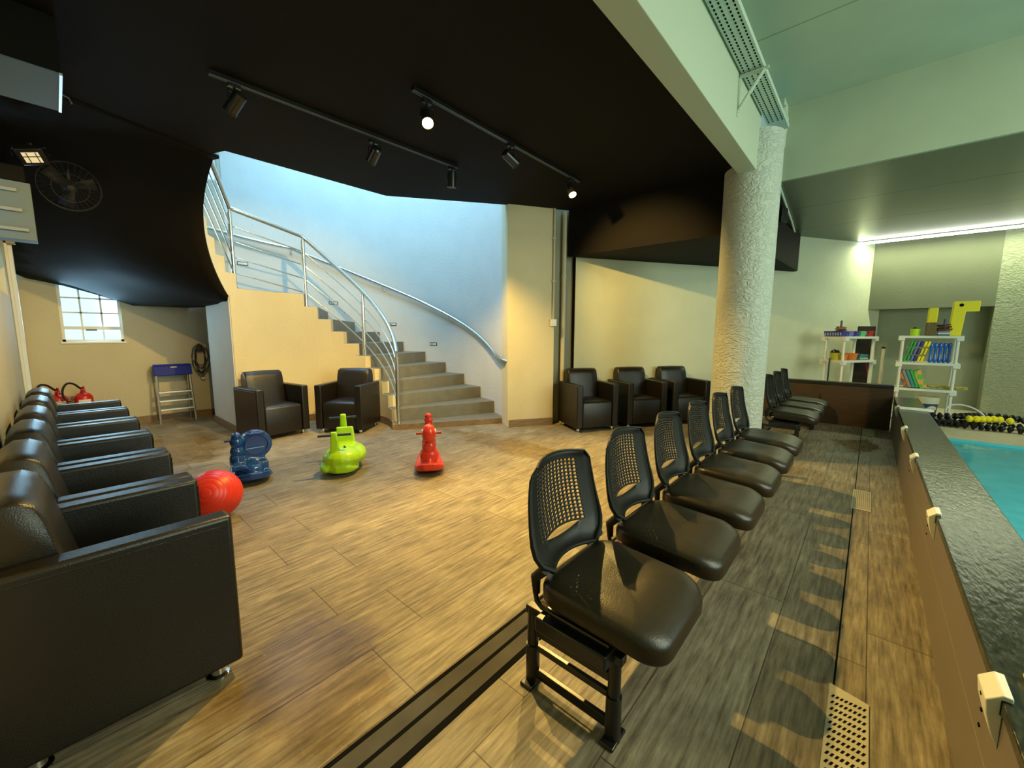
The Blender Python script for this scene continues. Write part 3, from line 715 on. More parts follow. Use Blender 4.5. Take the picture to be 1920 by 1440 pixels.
for i, (x, y, a, lab, g) in enumerate(ar):
    o = proto if i == 0 else copy_tree(proto)
    o.location = (x, y, 0); o.rotation_euler = (0, 0, a); o['label'] = lab; o['group'] = g

# ------------------------------------------------------------------ beam seating with mesh backs
SW, SD = .43, .43
def seat_parts():
    """one seat in bench space: x across (front +x), y along the bench, origin under seat centre"""
    mb = MB()
    def warp(p):
        p = p.copy(); t = max(0, p.x / (SW / 2)); p.z -= .030 * t * t; p.z += .008 * abs(p.y / (SD / 2)) ** 2 * (1 - t) 
        if p.x > 0: p.y *= 1 - .05 * (p.x / (SW / 2)) ** 2
        return p
    pad(mb, SW, SD, [(.03, .358), (.006, .364), (0, .376), (0, .414), (.005, .427), (.02, .437), (.05, .443), (.10, .445), (.16, .441), (.20, .438)], .085, warp, 7)
    cush = mb
    mb = MB(); pad(mb, SW - .03, SD - .03, [(.06, .335), (.02, .345), (0, .366)], .09, warp, 7); shell = mb
    # perforated back shell, bottom at z .455; leans back (-x) with height
    def backpt(u, v):
        """u -1..1 across, v 0..1 up"""
        half = interp(v, [(0, .140), (.05, .172), (.105, .192), (.21, .212), (.3, .2135), (.4, .211), (.6, .203), (.75, .196), (.9, .186), (.96, .176), (1, .150)])
        z = .452 + .345 * v + .014 * v * (1 - u * u)
        x = -.212 - .075 * v + .06 * (v - .45) * (v - .45) + .045 * u * u - .03
        return Vector((x, u * half, z))
    NU, NV = 12, 17; fs = []; vs = []
    LU0, V0, V1 = .66, .21, .90
    seen = {}
    def vid(p):
        k = (round(p.x, 4), round(p.y, 4), round(p.z, 4))
        if k not in seen: seen[k] = len(vs); vs.append(p)
        return seen[k]
    def quad(pts):
        ids = []
        for p in pts:
            i = vid(p)
            if i not in ids: ids.append(i)
        if len(ids) > 2: fs.append(tuple(ids))
    def arch(u): return .05 * (1 - (u / LU0) ** 2)
    def cell(i, j):
        t = j / NV; u = (i / NU * 2 - 1) * LU0
        return u, V0 + (V1 - V0) * t + arch(u) * (1 - t) * .9 + .02 * (1 - (u / LU0) ** 2) * t
    for j in range(NV):
        for i in range(NU):
            q = [cell(i, j), cell(i + 1, j), cell(i + 1, j + 1), cell(i, j + 1)]
            c = [backpt(*p) for p in q]; e = [(c[k] + c[(k + 1) % 4]) / 2 for k in range(4)]
            ctr = sum(c, Vector()) / 4; h = []
            for k in range(4):
                # e: bottom, right, top, left
                h.append(ctr + (e[k] - ctr) * (.88 if k % 2 else .92)); h.append(ctr + (c[(k + 1) % 4] - ctr) * .52)
            ring = []
            for k in range(4): ring += [e[k], c[(k + 1) % 4]]
            for k in range(8): quad([ring[k], ring[(k + 1) % 8], h[(k + 1) % 8], h[k]])
    def band(f, g, n):
        """quads between two parameter curves"""
        for k in range(n):
            a, b = k / n, (k + 1) / n
            quad([backpt(*f(a)), backpt(*f(b)), backpt(*g(b)), backpt(*g(a))])
    UK = [-1.0, -.83] + [(i / NU * 2 - 1) * LU0 for i in range(NU + 1)] + [.83, 1.0]
    def kband(f, g):
        for a, b in zip(UK, UK[1:]): quad([backpt(a, f(a)), backpt(b, f(b)), backpt(b, g(b)), backpt(a, g(a))])
    for sg in (-1, 1):
        band(lambda t: (sg * LU0, cell(NU if sg > 0 else 0, t * NV)[1]), lambda t: (sg * .83, V0 + (V1 - V0) * t), NV)
        band(lambda t: (sg * .83, V0 + (V1 - V0) * t), lambda t: (sg, V0 + (V1 - V0) * t), NV)
    def topu(t): return (t * 2 - 1)
    def vt(u): return V1 + (.02 * (1 - (u / LU0) ** 2) if abs(u) < LU0 else 0)
    kband(vt, lambda u: (vt(u) + 1) / 2); kband(lambda u: (vt(u) + 1) / 2, lambda u: 1.0)
    # bottom band with a thin crescent slot under the lattice
    def lat(u): return V0 + (arch(u) * .9 if abs(u) < LU0 else 0)
    def slot_top(u): return lat(u) - .012
    def slot_lo(u): return slot_top(u) - max(0, .075 * (1 - (u / .52) ** 2)) if abs(u) < .52 else slot_top(u)
    kband(slot_top, lat); kband(lambda u: slot_lo(u) * .5, slot_lo); kband(lambda u: 0.0, lambda u: slot_lo(u) * .5)
    mb = MB(); mb.add(vs, fs); back = mb
    rimmb = MB()
    pts = [backpt(-1, v / 10) for v in range(0, 11)]; rad = [.011, .011, .010, .009, .008, .007, .006, .006, .005, .005, .005]
    rimmb.tube(pts, rad, 8); rimmb.tube([backpt(1, v / 10) for v in range(0, 11)], rad, 8)
    rimmb.tube([backpt(-1 + i / 8, 1) for i in range(17)], .005, 8); rimmb.tube([backpt(-1 + i / 8, 0) for i in range(17)], [.008] * 17, 8)
    brk = []; tub = []
    for s in (-1, 1):
        p0 = backpt(s, .06); y = s * .178; q = MB()
        q.tube([(p0.x, y, p0.z), (-.232, y, .43), (-.228, y, .375)], [.019, .018, .013], 10); brk.append(q)
        q = MB(); q.tube([(-.230, y, .42), (-.232, y, .37), (-.226, y, .345), (-.205, y, .332), (-.16, y, .328), (.05, y, .325)], .009, 10); tub.append(q)
    tg = MB(); tg.box((-.165, -SD / 2 - .001, .382), (.022, .004, .010))
    return cush, shell, back, rimmb, brk[0], brk[1], tub[0], tub[1], tg
SP = seat_parts(); SNAMES = (('seat', 'vinyl'), ('seat_pan', 'black_plastic'), ('backrest', 'black_plastic'), ('back_rim', 'black_plastic'), ('bracket', 'black_plastic'), ('bracket', 'black_plastic'), ('seat_tube', 'black_metal'), ('seat_tube', 'black_metal'), ('tag', 'pink_tag'))
def bench(lab, y0, n, pitch, frames, tlegs, x=-.555):
    L_ = pitch * n; r = thing('beam_seating', lab, 'bench', (x, y0, 0), 0)
    first = {}
    for k in range(n):
        yc = .225 + pitch * k
        for qi, ((nm, m), src) in enumerate(zip(SNAMES, SP)):
            par = r
            if nm in ('seat_pan', 'tag', 'seat_tube'): par = objs['seat']
            if nm in ('back_rim', 'bracket'): par = objs['backrest']
            if nm == 'seat': objs = {}
            if qi not in MESHES:
                o = src.build(nm, m, par, ang=45, fixn=(nm == 'backrest')); MESHES[qi] = o.data
                if nm == 'backrest': pass
            else:
                o = bpy.data.objects.new(nm, MESHES[qi]); COL.objects.link(o); o.parent = par
            if nm == 'backrest':
                md = o.modifiers.new('thick', 'SOLIDIFY'); md.thickness = .006; md.offset = 0
            if nm == 'seat' or nm == 'backrest': o.location = (0, yc, 0)
            objs[nm] = o
    mb = MB(); mb.b2((-.20, .0, .275), (.06, L_ - .05, .325)); mb.build('beam', 'black_metal', r, bevel=.006)
    for yf in frames:
        fr = MB(); fr.b2((-.285, yf - .018, .268), (.085, yf + .018, .298)); fo = fr.build('end_frame', 'black_metal', r, bevel=.004)
        for xp in (-.263, .055):
            mb = MB(); mb.tube([(xp, yf, 0), (xp, yf, .29)], .020, 14); mb.tube([(xp, yf, .0), (xp, yf, .15)], .0245, 14); mb.build('post', 'black_metal', fo)
            mb = MB(); mb.b2((xp - .024, yf - .045, 0), (xp + .024, yf + .045, .012)); mb.build('foot', 'black_metal', fo, bevel=.004)
        for z, h in ((.045, .035), (.145, .022), (.205, .030)):
            mb = MB(); mb.b2((-.263, yf - .008, z - h / 2), (.055, yf + .008, z + h / 2)); mb.build('stretcher', 'black_metal', fo, bevel=.002)
    for yf in tlegs:
        mb = MB(); mb.b2((-.035, yf - .03, .02), (.005, yf + .03, .29)); lg = mb.build('leg', 'black_metal', r, bevel=.006)
        mb = MB()
        mb.ext([(-.30, 0), (.06, 0), (.06, .012), (-.01, .075), (-.06, .075), (-.30, .012)], (0, yf + .025, 0), (1, 0, 0), (0, 0, 1), .05)
        mb.build('foot', 'black_metal', lg, bevel=.005)
    return r
MESHES = {}
bench('long near bench of six perforated black seats beside the trench drain', .965, 6, .52, (.075,), (1.62, 3.22))
bench('far bench of three perforated black seats in front of the brown partition', 5.0, 3, .535, (.03, 1.60), ())

# ------------------------------------------------------------------ toys on the floor
def blob(name, mb, m, parent, vox=.009, sm=6):
    o = mb.build(name, m, parent, ang=180); o.modifiers.new('remesh', 'REMESH').voxel_size = vox; o.modifiers['remesh'].use_smooth_shade = True
    s = o.modifiers.new('soft', 'SMOOTH'); s.iterations = sm; s.factor = .5
    return o
def rocker_hull(mb, L_, w0, w1, th, lift, n=18):
    """curved rocker board along y: curved bottom touching z=0 at the middle"""
    vs = []; fs = []
    for i in range(n + 1):
        t = i / n * 2 - 1; y = t * L_ / 2; zb = lift * t * t; w = (w0 + (w1 - w0) * (t + 1) / 2) * math.sqrt(max(.05, 1 - abs(t) ** 4 * .9)) / 2
        vs += [(-w, y, zb + th * .45), (-w * .72, y, zb), (w * .72, y, zb), (w, y, zb + th * .45), (w * .92, y, zb + th), (-w * .92, y, zb + th)]
    for i in range(n):
        for j in range(6): fs.append((i * 6 + j, i * 6 + (j + 1) % 6, (i + 1) * 6 + (j + 1) % 6, (i + 1) * 6 + j))
    fs += [tuple(range(5, -1, -1)), tuple(n * 6 + j for j in range(6))]
    mb.add(vs, [f[::-1] for f in fs])
# red rocking animal, head towards the camera
t = thing('rocking_toy', 'red plastic rocking animal with side handles on the open wood floor', 'ride-on toy', (-3.03, 2.24, 0), R_(-126.5))
mb = MB(); rocker_hull(mb, .60, .20, .31, .065, .06)
mb.ball((0, .02, .12), (.075, .25, .10)); mb.ball((0, .17, .16), (.085, .08, .10)); mb.ball((0, .19, .255), (.062, .06, .062))
mb.ball((0, -.17, .17), (.07, .07, .14)); mb.ball((0, -.20, .29), (.052, .045, .10)); mb.tube([(0, .19, .24), (0, .185, .36)], .035, 10)
blob('body', mb, 'red', t)
mb = MB(); mb.ball((0, .20, .372), (.064, .068, .088)); blob('head', mb, 'red', t, .008, 3)
mb = MB(); mb.ball((0, -.205, .365), (.037, .034, .036)); mb.ball((0, -.205, .410), (.045, .034, .034)); mb.ball((0, -.205, .448), (.038, .030, .030)); blob('crest', mb, 'red', t, .007, 3)
mb = MB(); mb.tube([(-.11, .185, .372), (.11, .185, .372)], .0115, 12); mb.build('handle', 'dark_red', t)
for s in (-1, 1):
    mb = MB(); mb.ball((s * .054, .215, .395), (.012, .016, .020)); mb.build('eye', 'label_cream', t)
# lime double rocker
t = thing('rocking_toy', 'lime green plastic rocker with two dark handlebars in front of the armchair pair', 'ride-on toy', (-3.62, 1.69, 0), R_(-118))
mb = MB(); rocker_hull(mb, .62, .26, .30, .06, .04)
mb.ball((0, .14, .14), (.165, .17, .095)); mb.ball((-.03, -.08, .13), (.175, .20, .085)); mb.ball((-.12, .0, .13), (.09, .20, .075)); mb.ball((.13, .16, .07), (.06, .12, .05)); mb.box((.0, .12, .175), (.20, .20, .05))
mb.box((.055, .20, .26), (.085, .07, .26), taper=.62); mb.box((-.02, -.14, .235), (.20, .07, .24), rx(R_(8)), taper=.75)
mb.box((-.005, -.235, .30), (.075, .06, .33), taper=.75)
blob('body', mb, 'lime', t, .009, 5)
mb = MB(); mb.tube([(-.085, .20, .36), (.185, .20, .36)], .0115, 12); mb.build('handlebar', 'navy', t)
mb = MB(); mb.tube([(-.125, -.235, .43), (.12, -.235, .43)], .0115, 12); mb.build('handlebar', 'navy', t)
mb = MB(); mb.box((-.03, .165, .232), (.012, .012, .035), ry(R_(35))); mb.build('notch', 'navy', t)
# blue rocker
t = thing('rocking_toy', 'glossy dark blue plastic rocker standing behind the red ball', 'ride-on toy', (-3.975, 1.025, 0), R_(-96))
mb = MB(); rocker_hull(mb, .58, .26, .31, .06, .055)
mb.ball((0, 0, .10), (.10, .2, .07)); mb.ball((.09, .0, .16), (.055, .08, .10)); mb.ball((.085, .01, .245), (.052, .06, .06))
mb.ball((.085, .015, .33), (.05, .055, .062)); mb.ball((.085, .03, .385), (.036, .04, .032)); mb.box((.10, .10, .13), (.09, .06, .05))
mb.box((-.04, -.02, .18), (.15, .12, .16)); mb.box((-.045, .02, .10), (.16, .18, .10))
mb.lathe([(.118, -.045), (.125, -.03), (.125, .03), (.118, .045)], (-.055, -.01, .285), 28, rx(R_(90)))
blob('body', mb, 'blue', t, .0075, 3)
mb = MB(); mb.tube([(-.055 + .088 * math.cos(2 * PI * i / 28), .038, .285 + .088 * math.sin(2 * PI * i / 28)) for i in range(28)], .0055, 6, closed=True)
mb.tube([(-.055 - .085, .038, .268), (-.055 + .085, .038, .268)], .004, 6); mb.build('seat_ring', 'blue', t)
mb = MB(); mb.tube([(.06, .025, .352), (.17, .025, .352)], .0115, 12); mb.build('handle', 'navy', t)
for z in (.13, .20, .215): 
    mb = MB(); mb.box((.088, .07, z), (.08, .012, .008)); mb.build('rib', 'blue', t, bevel=.003)
mb = MB(); mb.box((-.06, .035, .385), (.13, .03, .022)); mb.build('grip', 'blue', t, bevel=.006)
# red exercise ball with moulded rings
mb = MB(); prof = []; RB = .165
NP = 90
for i in range(NP + 1):
    a = PI * i / NP; g = 0
    if i > 4 and i < 86 and (i % 6 == 0): g = .0022
    r = RB - g; prof.append((max(r * math.sin(a), 0), -r * math.cos(a)))
prof[0] = (1e-6, -RB); prof[-1] = (1e-6, RB)
rot = Vector((.80, -.42, .38)).to_track_quat('Z', 'Y').to_matrix()
mb.lathe(prof, (0, 0, RB), 64, rot); o = mb.build('exercise_ball', 'ball_red', ang=180, loc=(-3.24, .615, 0)); tag(o, 'red ribbed exercise ball on the floor against the armchair row', 'ball')

# ------------------------------------------------------------------ far left corner
def extinguisher(x, y, lab, label_mat, hoseside, mark):
    t = thing('fire_extinguisher', lab, 'fire extinguisher', (x, y, 0), R_(-85), 'fire extinguishers by the window wall'); t.scale = (1, 1, 1.1)
    mb = MB(); mb.lathe([(.055, 0), (.082, .01), (.085, .03), (.085, .40), (.078, .43), (.055, .455), (.03, .465), (.026, .48)], n=28); cy = mb.build('cylinder', 'ext_red', t)
    mb = MB(); 
    pts = [(.0865 * math.sin(a), .0865 * math.cos(a)) for a in [R_(-38 + i * 7.6) for i in range(11)]]
    vs = [(x_, y_, z) for z in (.25, .395) for x_, y_ in pts]; mb.add(vs, [(i + 1, i, 11 + i, 12 + i) for i in range(10)]); lb = mb.build('label', label_mat, cy)
    if mark:
        mb = MB(); mb.ext([(0, .285), (.028, .325), (.026, .365), (-.026, .365), (-.028, .325)], (0, .0885, 0), (-1, 0, 0), (0, 0, 1), .001); mb.build('shield_mark', 'cable_grey', lb, smooth=False)
    else:
        mb = MB()
        for z in (.385, .365, .345, .325, .305, .285): mb.box((0, .0878, z), (.05, .001, .005))
        mb.build('print', 'cable_grey', lb, smooth=False)
    mb = MB(); mb.box((0, 0, .49), (.04, .05, .045)); mb.box((0, .03, .525), (.022, .13, .012), rx(R_(18))); mb.box((0, .05, .495), (.022, .12, .012), rx(R_(-4))); mb.build('valve', 'ext_red', t, bevel=.003)
    mb = MB(); s = hoseside
    P = [(0, -.02, .50)] + [(a * s * .53, b, c) for a, b, c in ((.06, .02, .53), (.16, .09, .58), (.26, .115, .585), (.33, .12, .53), (.34, .12, .46), (.29, .12, .405), (.22, .115, .40), (.19, .11, .42))]
    # smooth by Catmull-Rom
    Q = []
    PP = [Vector(P[0])] + [Vector(p) for p in P] + [Vector(P[-1])]
    for i in range(1, len(PP) - 2):
        for k in range(6):
            u = k / 6; a, b, c, d = PP[i - 1], PP[i], PP[i + 1], PP[i + 2]
            Q.append(.5 * ((2 * b) + (-a + c) * u + (2 * a - 5 * b + 4 * c - d) * u * u + (-a + 3 * b - 3 * c + d) * u ** 3))
    Q.append(Vector(P[-1])); mb.tube(Q, .011, 8); mb.build('hose', 'rubber', t)
extinguisher(-7.25, -.05, 'red fire extinguisher with plain cream label, hose looped towards the wall corner', 'label_cream', 1, False)
extinguisher(-7.25, .16, 'red fire extinguisher with white label and dark shield mark', 'label_white', 1, True)

lad = thing('step_ladder', 'small aluminium step ladder with blue top against the window wall', 'step ladder', (-7.22, 1.05, 0), R_(-90))
W2 = .185
for s in (-1, 1):
    mb = MB(); mb.tube([(s * (W2 + .012), .0, 0), (s * (W2 - .005), -.10, .78)], .013, 8); mb.build('front_rail', 'alu', lad)
    mb = MB(); mb.tube([(s * (W2 - .01), -.235, 0), (s * (W2 - .02), -.12, .70)], .010, 8); mb.build('rear_leg', 'alu', lad)
for z in (.19, .31, .43):
    mb = MB(); mb.box((0, -.10 * z / .78 - .02, z), (2 * W2, .085, .022)); mb.build('tread', 'alu', lad, bevel=.003)
mb = MB(); mb.box((0, -.085, .735), (.42, .02, .15), rx(R_(14))); mb.box((0, -.145, .80), (.40, .13, .024)); mb.build('top', 'ladder_blue', lad, bevel=.006)
mb = MB(); mb.box((-.01, -.079, .775), (.07, .004, .012), rx(R_(14))); mb.build('label', 'label_cream', lad, smooth=False)

cc = thing('hanging_cable_coil', 'dark looped cable hanging on the wall beside the step ladder', 'cable', (WX + .04, 1.40, 1.0))
rnd = random.Random(3)
mb = MB(); mb.box((-.02, 0, .07), (.03, .03, .05)); mb.build('hook', 'black_metal', cc)
for k in range(9):
    w, h, dx = rnd.uniform(.05, .11), rnd.uniform(.15, .25), rnd.uniform(-.02, .03)
    mb = MB(); mb.tube([(dx + .012 * math.sin(i), w * math.sin(2 * PI * i / 26) + rnd.uniform(-.006, .006), .08 - h + h * math.cos(2 * PI * i / 26)) for i in range(26)], .0055, 6, closed=True)
    mb.build('loop', 'cable_grey' if k % 2 else 'rubber', cc)
mb = MB(); mb.box((.02, -.01, .03), (.05, .07, .10)); mb.build('grip', 'rubber', cc, bevel=.01)
mb = MB(); mb.box((.02, .01, -.42), (.03, .045, .03)); mb.build('plug', 'label_white', cc, bevel=.006)

mb = MB(); mb.b2((-5.98, LY, .3), (-5.90, LY + .045, 2.25)); mb.b2((-5.90, LY, .3), (-5.86, LY + .02, 2.25))
o = mb.build('door_frame', 'white_paint', bevel=.004); struct(o)
mb = MB(); mb.b2((-5.9, LY, 2.04), (-5.86, LY + .07, 2.12)); mb.ball((-5.85, LY + .075, 2.08), .018); tag(mb.build('door_latch', 'brass', bevel=.004), 'brass latch on the white upright left of the gridded window', 'latch')
vp = thing('vent_panel', 'grey wall mounted vent panel with three pale slats, upper left corner', 'vent', (-5.0, LY, 0))
mb = MB(); mb.b2((-.16, .002, 1.965), (0, .212, 2.40)); mb.build('body', 'louver_body', vp, bevel=.004)
for z, y1 in ((2.33, .14), (2.185, .155), (2.04, .175)):
    mb = MB(); mb.b2((.0, .02, z - .012), (.022, y1, z + .012)); mb.build('slat', 'slat', vp, bevel=.002)
mb = MB(); mb.b2((-.3, .002, 2.405), (-.01, .19, 2.52)); mb.build('top_box', 'black_paint', vp, bevel=.004)
ac = thing('ceiling_unit', 'black boxy unit hung from the ceiling with pale blue grey underside', 'air conditioner', (-3.58, LY, 0))
mb = MB(); mb.b2((-.27, .003, 2.604), (.27, .385, CEIL)); mb.build('housing', 'black_paint', ac, bevel=.006)
mb = MB(); mb.b2((-.27, .003, 2.60), (.27, .375, 2.605)); mb.build('underside', 'ac_panel', ac, smooth=False)
mb = MB(); mb.b2((-.27, .375, 2.594), (.27, .387, 2.606)); mb.build('edge_strip', 'alu', ac, smooth=False)
mb = MB(); mb.tube([(-.15, .385, 2.66), (-.15, .42, 2.65), (-.15, .43, 2.62)], .004, 6); mb.build('hook', 'alu', ac)
# flood lamp below the soffit
fl = thing('flood_lamp', 'small black floodlight with glowing square face under the dark soffit', 'floodlight', (-5.05, .0, 2.63))
rot = (Vector((.62, .1, -.78)).to_track_quat('Z', 'Y').to_matrix()) @ rz(R_(25))
mb = MB(); mb.box((0, 0, 0), (.155, .14, .05), rot); mb.box(rot @ Vector((0, 0, -.035)), (.11, .10, .04), rot); mb.build('housing', 'black_metal', fl, bevel=.006)
M['flood_face'] = emat('flood_face', (1.0, .70, .25), .24)
mb = MB(); mb.box(rot @ Vector((0, 0, .027)), (.095, .085, .004), rot); lens = mb.build('lens', 'flood_face', fl, smooth=False)
mb = MB()
for q in (-.02, .03): mb.box(rot @ Vector((q, 0, .031)), (.005, .085, .004), rot)
mb.box(rot @ Vector((0, .01, .031)), (.095, .005, .004), rot); mb.build('guard', 'black_metal', fl, smooth=False)
mb = MB(); mb.tube([rot @ Vector((-.1, 0, 0)), rot @ Vector((-.1, 0, -.09)), rot @ Vector((.1, 0, -.09)), rot @ Vector((.1, 0, 0))], .006, 6); mb.tube([rot @ Vector((0, 0, -.06)), (-.03, 0, .10)], .012, 8); mb.build('bracket', 'black_metal', fl)
# wall fan
fn = thing('wall_fan', 'black wire caged fan hung below the dark soffit near the floodlight', 'fan', (-5.16, .19, 2.47))
rot = Vector((.93, .05, -.38)).to_track_quat('Z', 'Y').to_matrix()
RF = .19
mb = MB()
for k in range(28):
    a = 2 * PI * k / 28; mb.tube([rot @ Vector((r * math.cos(a), r * math.sin(a), z)) for r, z in ((.03, .07), (.12, .065), (RF, .02), (RF, -.02), (.1, -.06))], .0013, 4)
for z, r in ((.02, RF), (-.02, RF), (.066, .11)): mb.tube([rot @ Vector((r * math.cos(2 * PI * i / 36), r * math.sin(2 * PI * i / 36), z)) for i in range(36)], .003, 5, closed=True)
mb.build('cage', 'black_soft', fn)
mb = MB()
for k in range(3):
    a = 2 * PI * k / 3 + .4; c, s = math.cos(a), math.sin(a)
    mb.add([rot @ Vector(v) for v in ((.03 * c + .02 * s, .03 * s - .02 * c, -.015), (.16 * c + .06 * s, .16 * s - .06 * c, -.02), (.17 * c - .04 * s, .17 * s + .04 * c, .015), (.03 * c - .03 * s, .03 * s + .03 * c, .02))], [(0, 1, 2, 3)])
bl = mb.build('blades', 'black_soft', fn); bl.modifiers.new('thick', 'SOLIDIFY').thickness = .003
mb = MB(); mb.lathe([(.03, -.09), (.05, -.07), (.05, -.02), (.025, .02), (.025, .075), (.015, .082)], (0, 0, 0), 20, rot); mb.build('motor', 'black_soft', fn)
mb = MB(); mb.tube([rot @ Vector((0, 0, -.07)), (-.10, -.0, .05), (-.10, 0, .16)], .014, 8); mb.build('arm', 'black_metal', fn)

# ------------------------------------------------------------------ pipes on the wall recess
pw = thing('conduit', 'thin cream conduit on the wall ending in a white switch box', 'conduit', tuple(wallp(-3.385, .06)))
ua = math.atan2(U.y, U.x)
pw.rotation_euler = (0, 0, ua)
mb = MB(); mb.tube([(0, -.014, 1.45), (0, -.014, CEIL)], .013, 10); mb.build('pipe', 'pipe', pw)
for z in (1.95, 2.5):
    mb = MB(); mb.box((0, -.012, z), (.05, .024, .018)); mb.build('clip', 'pipe', pw)
mb = MB(); mb.box((0, -.022, 1.405), (.085, .044, .09)); bx_ = mb.build('switch_box', 'white_plastic', pw, bevel=.004)
mb = MB(); mb.box((0, -.046, 1.405), (.05, .006, .05)); mb.build('switch', 'label_white', bx_, bevel=.002)
mb = MB(); mb.tube([(0, 0, 0), (0, 0, CEIL)], .032, 16); mb.tube([(0, 0, 2.0), (0, 0, 2.06)], .037, 16)
o = mb.build('downpipe', 'pipe'); P = wallp(-3.19, -.03); o.location = P; tag(o, 'thick cream painted downpipe in the wall recess behind an armchair', 'pipe')

# ------------------------------------------------------------------ track lights
def track(x0, y0, x1, y1, lab):
    t = thing('track_rail', lab, 'light track', (x0, y0, CEIL)); mb = MB()
    d = Vector((x1 - x0, y1 - y0, 0)); a = math.atan2(d.y, d.x)
    mb.box(d / 2 + Vector((0, 0, -.012)), (d.length, .035, .024), rz(a)); mb.build('rail', 'black_metal', t, smooth=False)
    mb = MB(); n = Vector((-d.y, d.x, 0)).normalized()
    for s in (-1, 1): mb.box(d / 2 + n * s * .011 + Vector((0, 0, -.0255)), (d.length, .003, .003), rz(a))
    mb.build('contact_strip', 'cable_grey', t, smooth=False)
track(-3.235, .78, -3.17, 2.75, 'black track rail with three spotlights, nearer the stairwell')
track(-2.42, 1.72, -2.47, 3.85, 'black track rail carrying the two glaring spotlights')
def spot(x, y, target, lab, power, size, hot=False, blend=.6, col=(1, .65, .17), mouth='lamp_side'):
    t = thing('spotlight', lab, 'spotlight', (x, y, CEIL - .024), 0, 'black track spotlights')
    c = Vector((0, 0, -.115)); d = (Vector(target) - (Vector((x, y, CEIL - .024)) + c)).normalized(); rot = d.to_track_quat('Z', 'Y').to_matrix()
    mb = MB(); mb.box((0, 0, -.012), (.03, .07, .024)); mb.tube([(0, 0, -.02), (0, 0, -.06)], .008, 8); mb.build('adapter', 'black_metal', t)
    mb = MB(); side = rot @ Vector((1, 0, 0)); mb.tube([side * .046 + c, side * .046 + Vector((0, 0, -.055)), -side * .046 + Vector((0, 0, -.055)), -side * .046 + c], .005, 6); mb.build('yoke', 'black_metal', t)
    mb = MB(); mb.lathe([(.030, -.075), (.040, -.065), (.041, .06), (.044, .062), (.044, .07), (.038, .07), (.036, .045), (.0, .045)], c, 24, rot); mb.build('housing', 'black_metal', t)
    mb = MB(); mb.lathe([(1e-6, .050), (.034, .050), (.034, .046)], c, 24, rot); mb.build('lens', 'lamp_hot' if hot else mouth, t)
    l = bpy.data.lights.new('spotlight_beam', 'SPOT'); l.energy = power; l.color = col; l.spot_size = R_(size); l.spot_blend = blend; l.shadow_soft_size = .02
    o = bpy.data.objects.new('spotlight_beam', l); COL.objects.link(o); o.parent = t; o.location = c + d * .075; o.rotation_euler = d.to_track_quat('-Z', 'Y').to_euler()
    return t
spot(-3.236, .915, (-5.3, -.1, .75), 'black spotlight at the start of the longer track, above the armchair row', 80, 90)
spot(-3.263, 1.916, (-6.2, 2.1, 1.0), 'black spotlight midway on the longer track, facing the yellow lit wall', 150, 85)
spot(-3.19, 2.70, (-3.55, 2.9, 0), 'black spotlight at the far end of the longer track, facing the stairs', 185, 118)
spot(-2.44, 1.85, (-.9, .9, .3), 'glaring lit spotlight at the head of the second track', 190, 110, True)
spot(-2.44, 2.72, (-1.85, 6.75, 1.0), 'black spotlight between the two glaring ones, lit yellow at its rim', 235, 58, blend=.8)
spot(-2.47, 3.70, (-1.0, 2.95, .0), 'smaller glaring spotlight at the end of the second track, by the back wall', 200, 94, True)

# ------------------------------------------------------------------ pool side fittings
led = thing('led_tube', 'long glowing white LED tube under the dark boarded pool ceiling', 'lamp', (-.6, 9.45, 2.83))
mb = MB(); mb.tube([(0, 0, 0), (3.2, 0, 0)], .022, 12); mb.build('tube', 'led', led)
mb = MB(); mb.b2((-.02, -.02, .015), (3.2, .02, .028)); mb.build('holder', 'white_plastic', led, smooth=False)
mb = MB(); mb.b2((-.13, -.04, -.075), (-.03, .04, .03)); mb.build('junction_box', 'white_plastic', led, bevel=.006)
for k in range(1):
    l = bpy.data.lights.new('led_light', 'AREA'); l.shape = 'RECTANGLE'; l.size = 3.1; l.size_y = .05; l.energy = 24; l.color = (.9, 1.0, .60)
    o = bpy.data.objects.new('led_light', l); COL.objects.link(o); o.parent = led; o.location = (1.6, 0, -.03)
mb = MB(); mb.tube([(3.4, 1.2, 3.52), (3.4, 4.0, 3.52)], .022, 10); tag(mb.build('added_fill_tube', 'led'), 'added white glowing tube above the water, body for the unseen pool fill light', 'lamp')  # invented tube out of view, gives the added pool fill a visible body
tray = thing('cable_tray', 'perforated pale cable tray running along the beam under the pool ceiling', 'cable tray', (-.86, -1.4, 3.28))
M['tray'] = mat('tray_metal', (.52, .58, .47), .5)
mb = MB(); mb.b2((-.075, 0, -.003), (.075, 6.39, 0)); mb.b2((-.075, 0, 0), (-.072, 6.39, .035)); mb.b2((.072, 0, 0), (.075, 6.39, .035)); mb.build('channel', 'tray', tray, smooth=False)
mb = MB()
for k in range(150):
    y = .03 + k * .041
    for x, m in ((-.055, 0), (-.02, 0), (.02, 0), (.055, 0)): mb.box((x, y, -.0042), (.009, .022, .0025))
o = mb.build('slots', 'trench_dark', tray, smooth=False)
br = thing('tray_bracket', 'pale triangular bracket holding the cable tray to the beam', 'bracket', (-.95, 3.75, 3.27))
mb = MB(); mb.b2((0, -.015, -.02), (.2, .015, -.005)); mb.build('top_arm', 'tray', br, smooth=False)
mb = MB(); mb.tube([(0, 0, -.27), (.17, 0, -.015)], .014, 6); mb.build('diagonal', 'tray', br)
mb = MB(); mb.b2((0, -.015, -.3), (.006, .015, 0)); mb.build('back_plate', 'tray', br, smooth=False)
mb = MB(); mb.tube([(-.84, 5.0, 3.50), (-.84, 5.2, 3.45), (-.86, 5.205, 3.2), (-.86, 5.205, 2.87), (-.88, 5.26, 2.845), (-.98, 7.0, 2.835), (-1.05, 8.0, 2.83)], .015, 10)
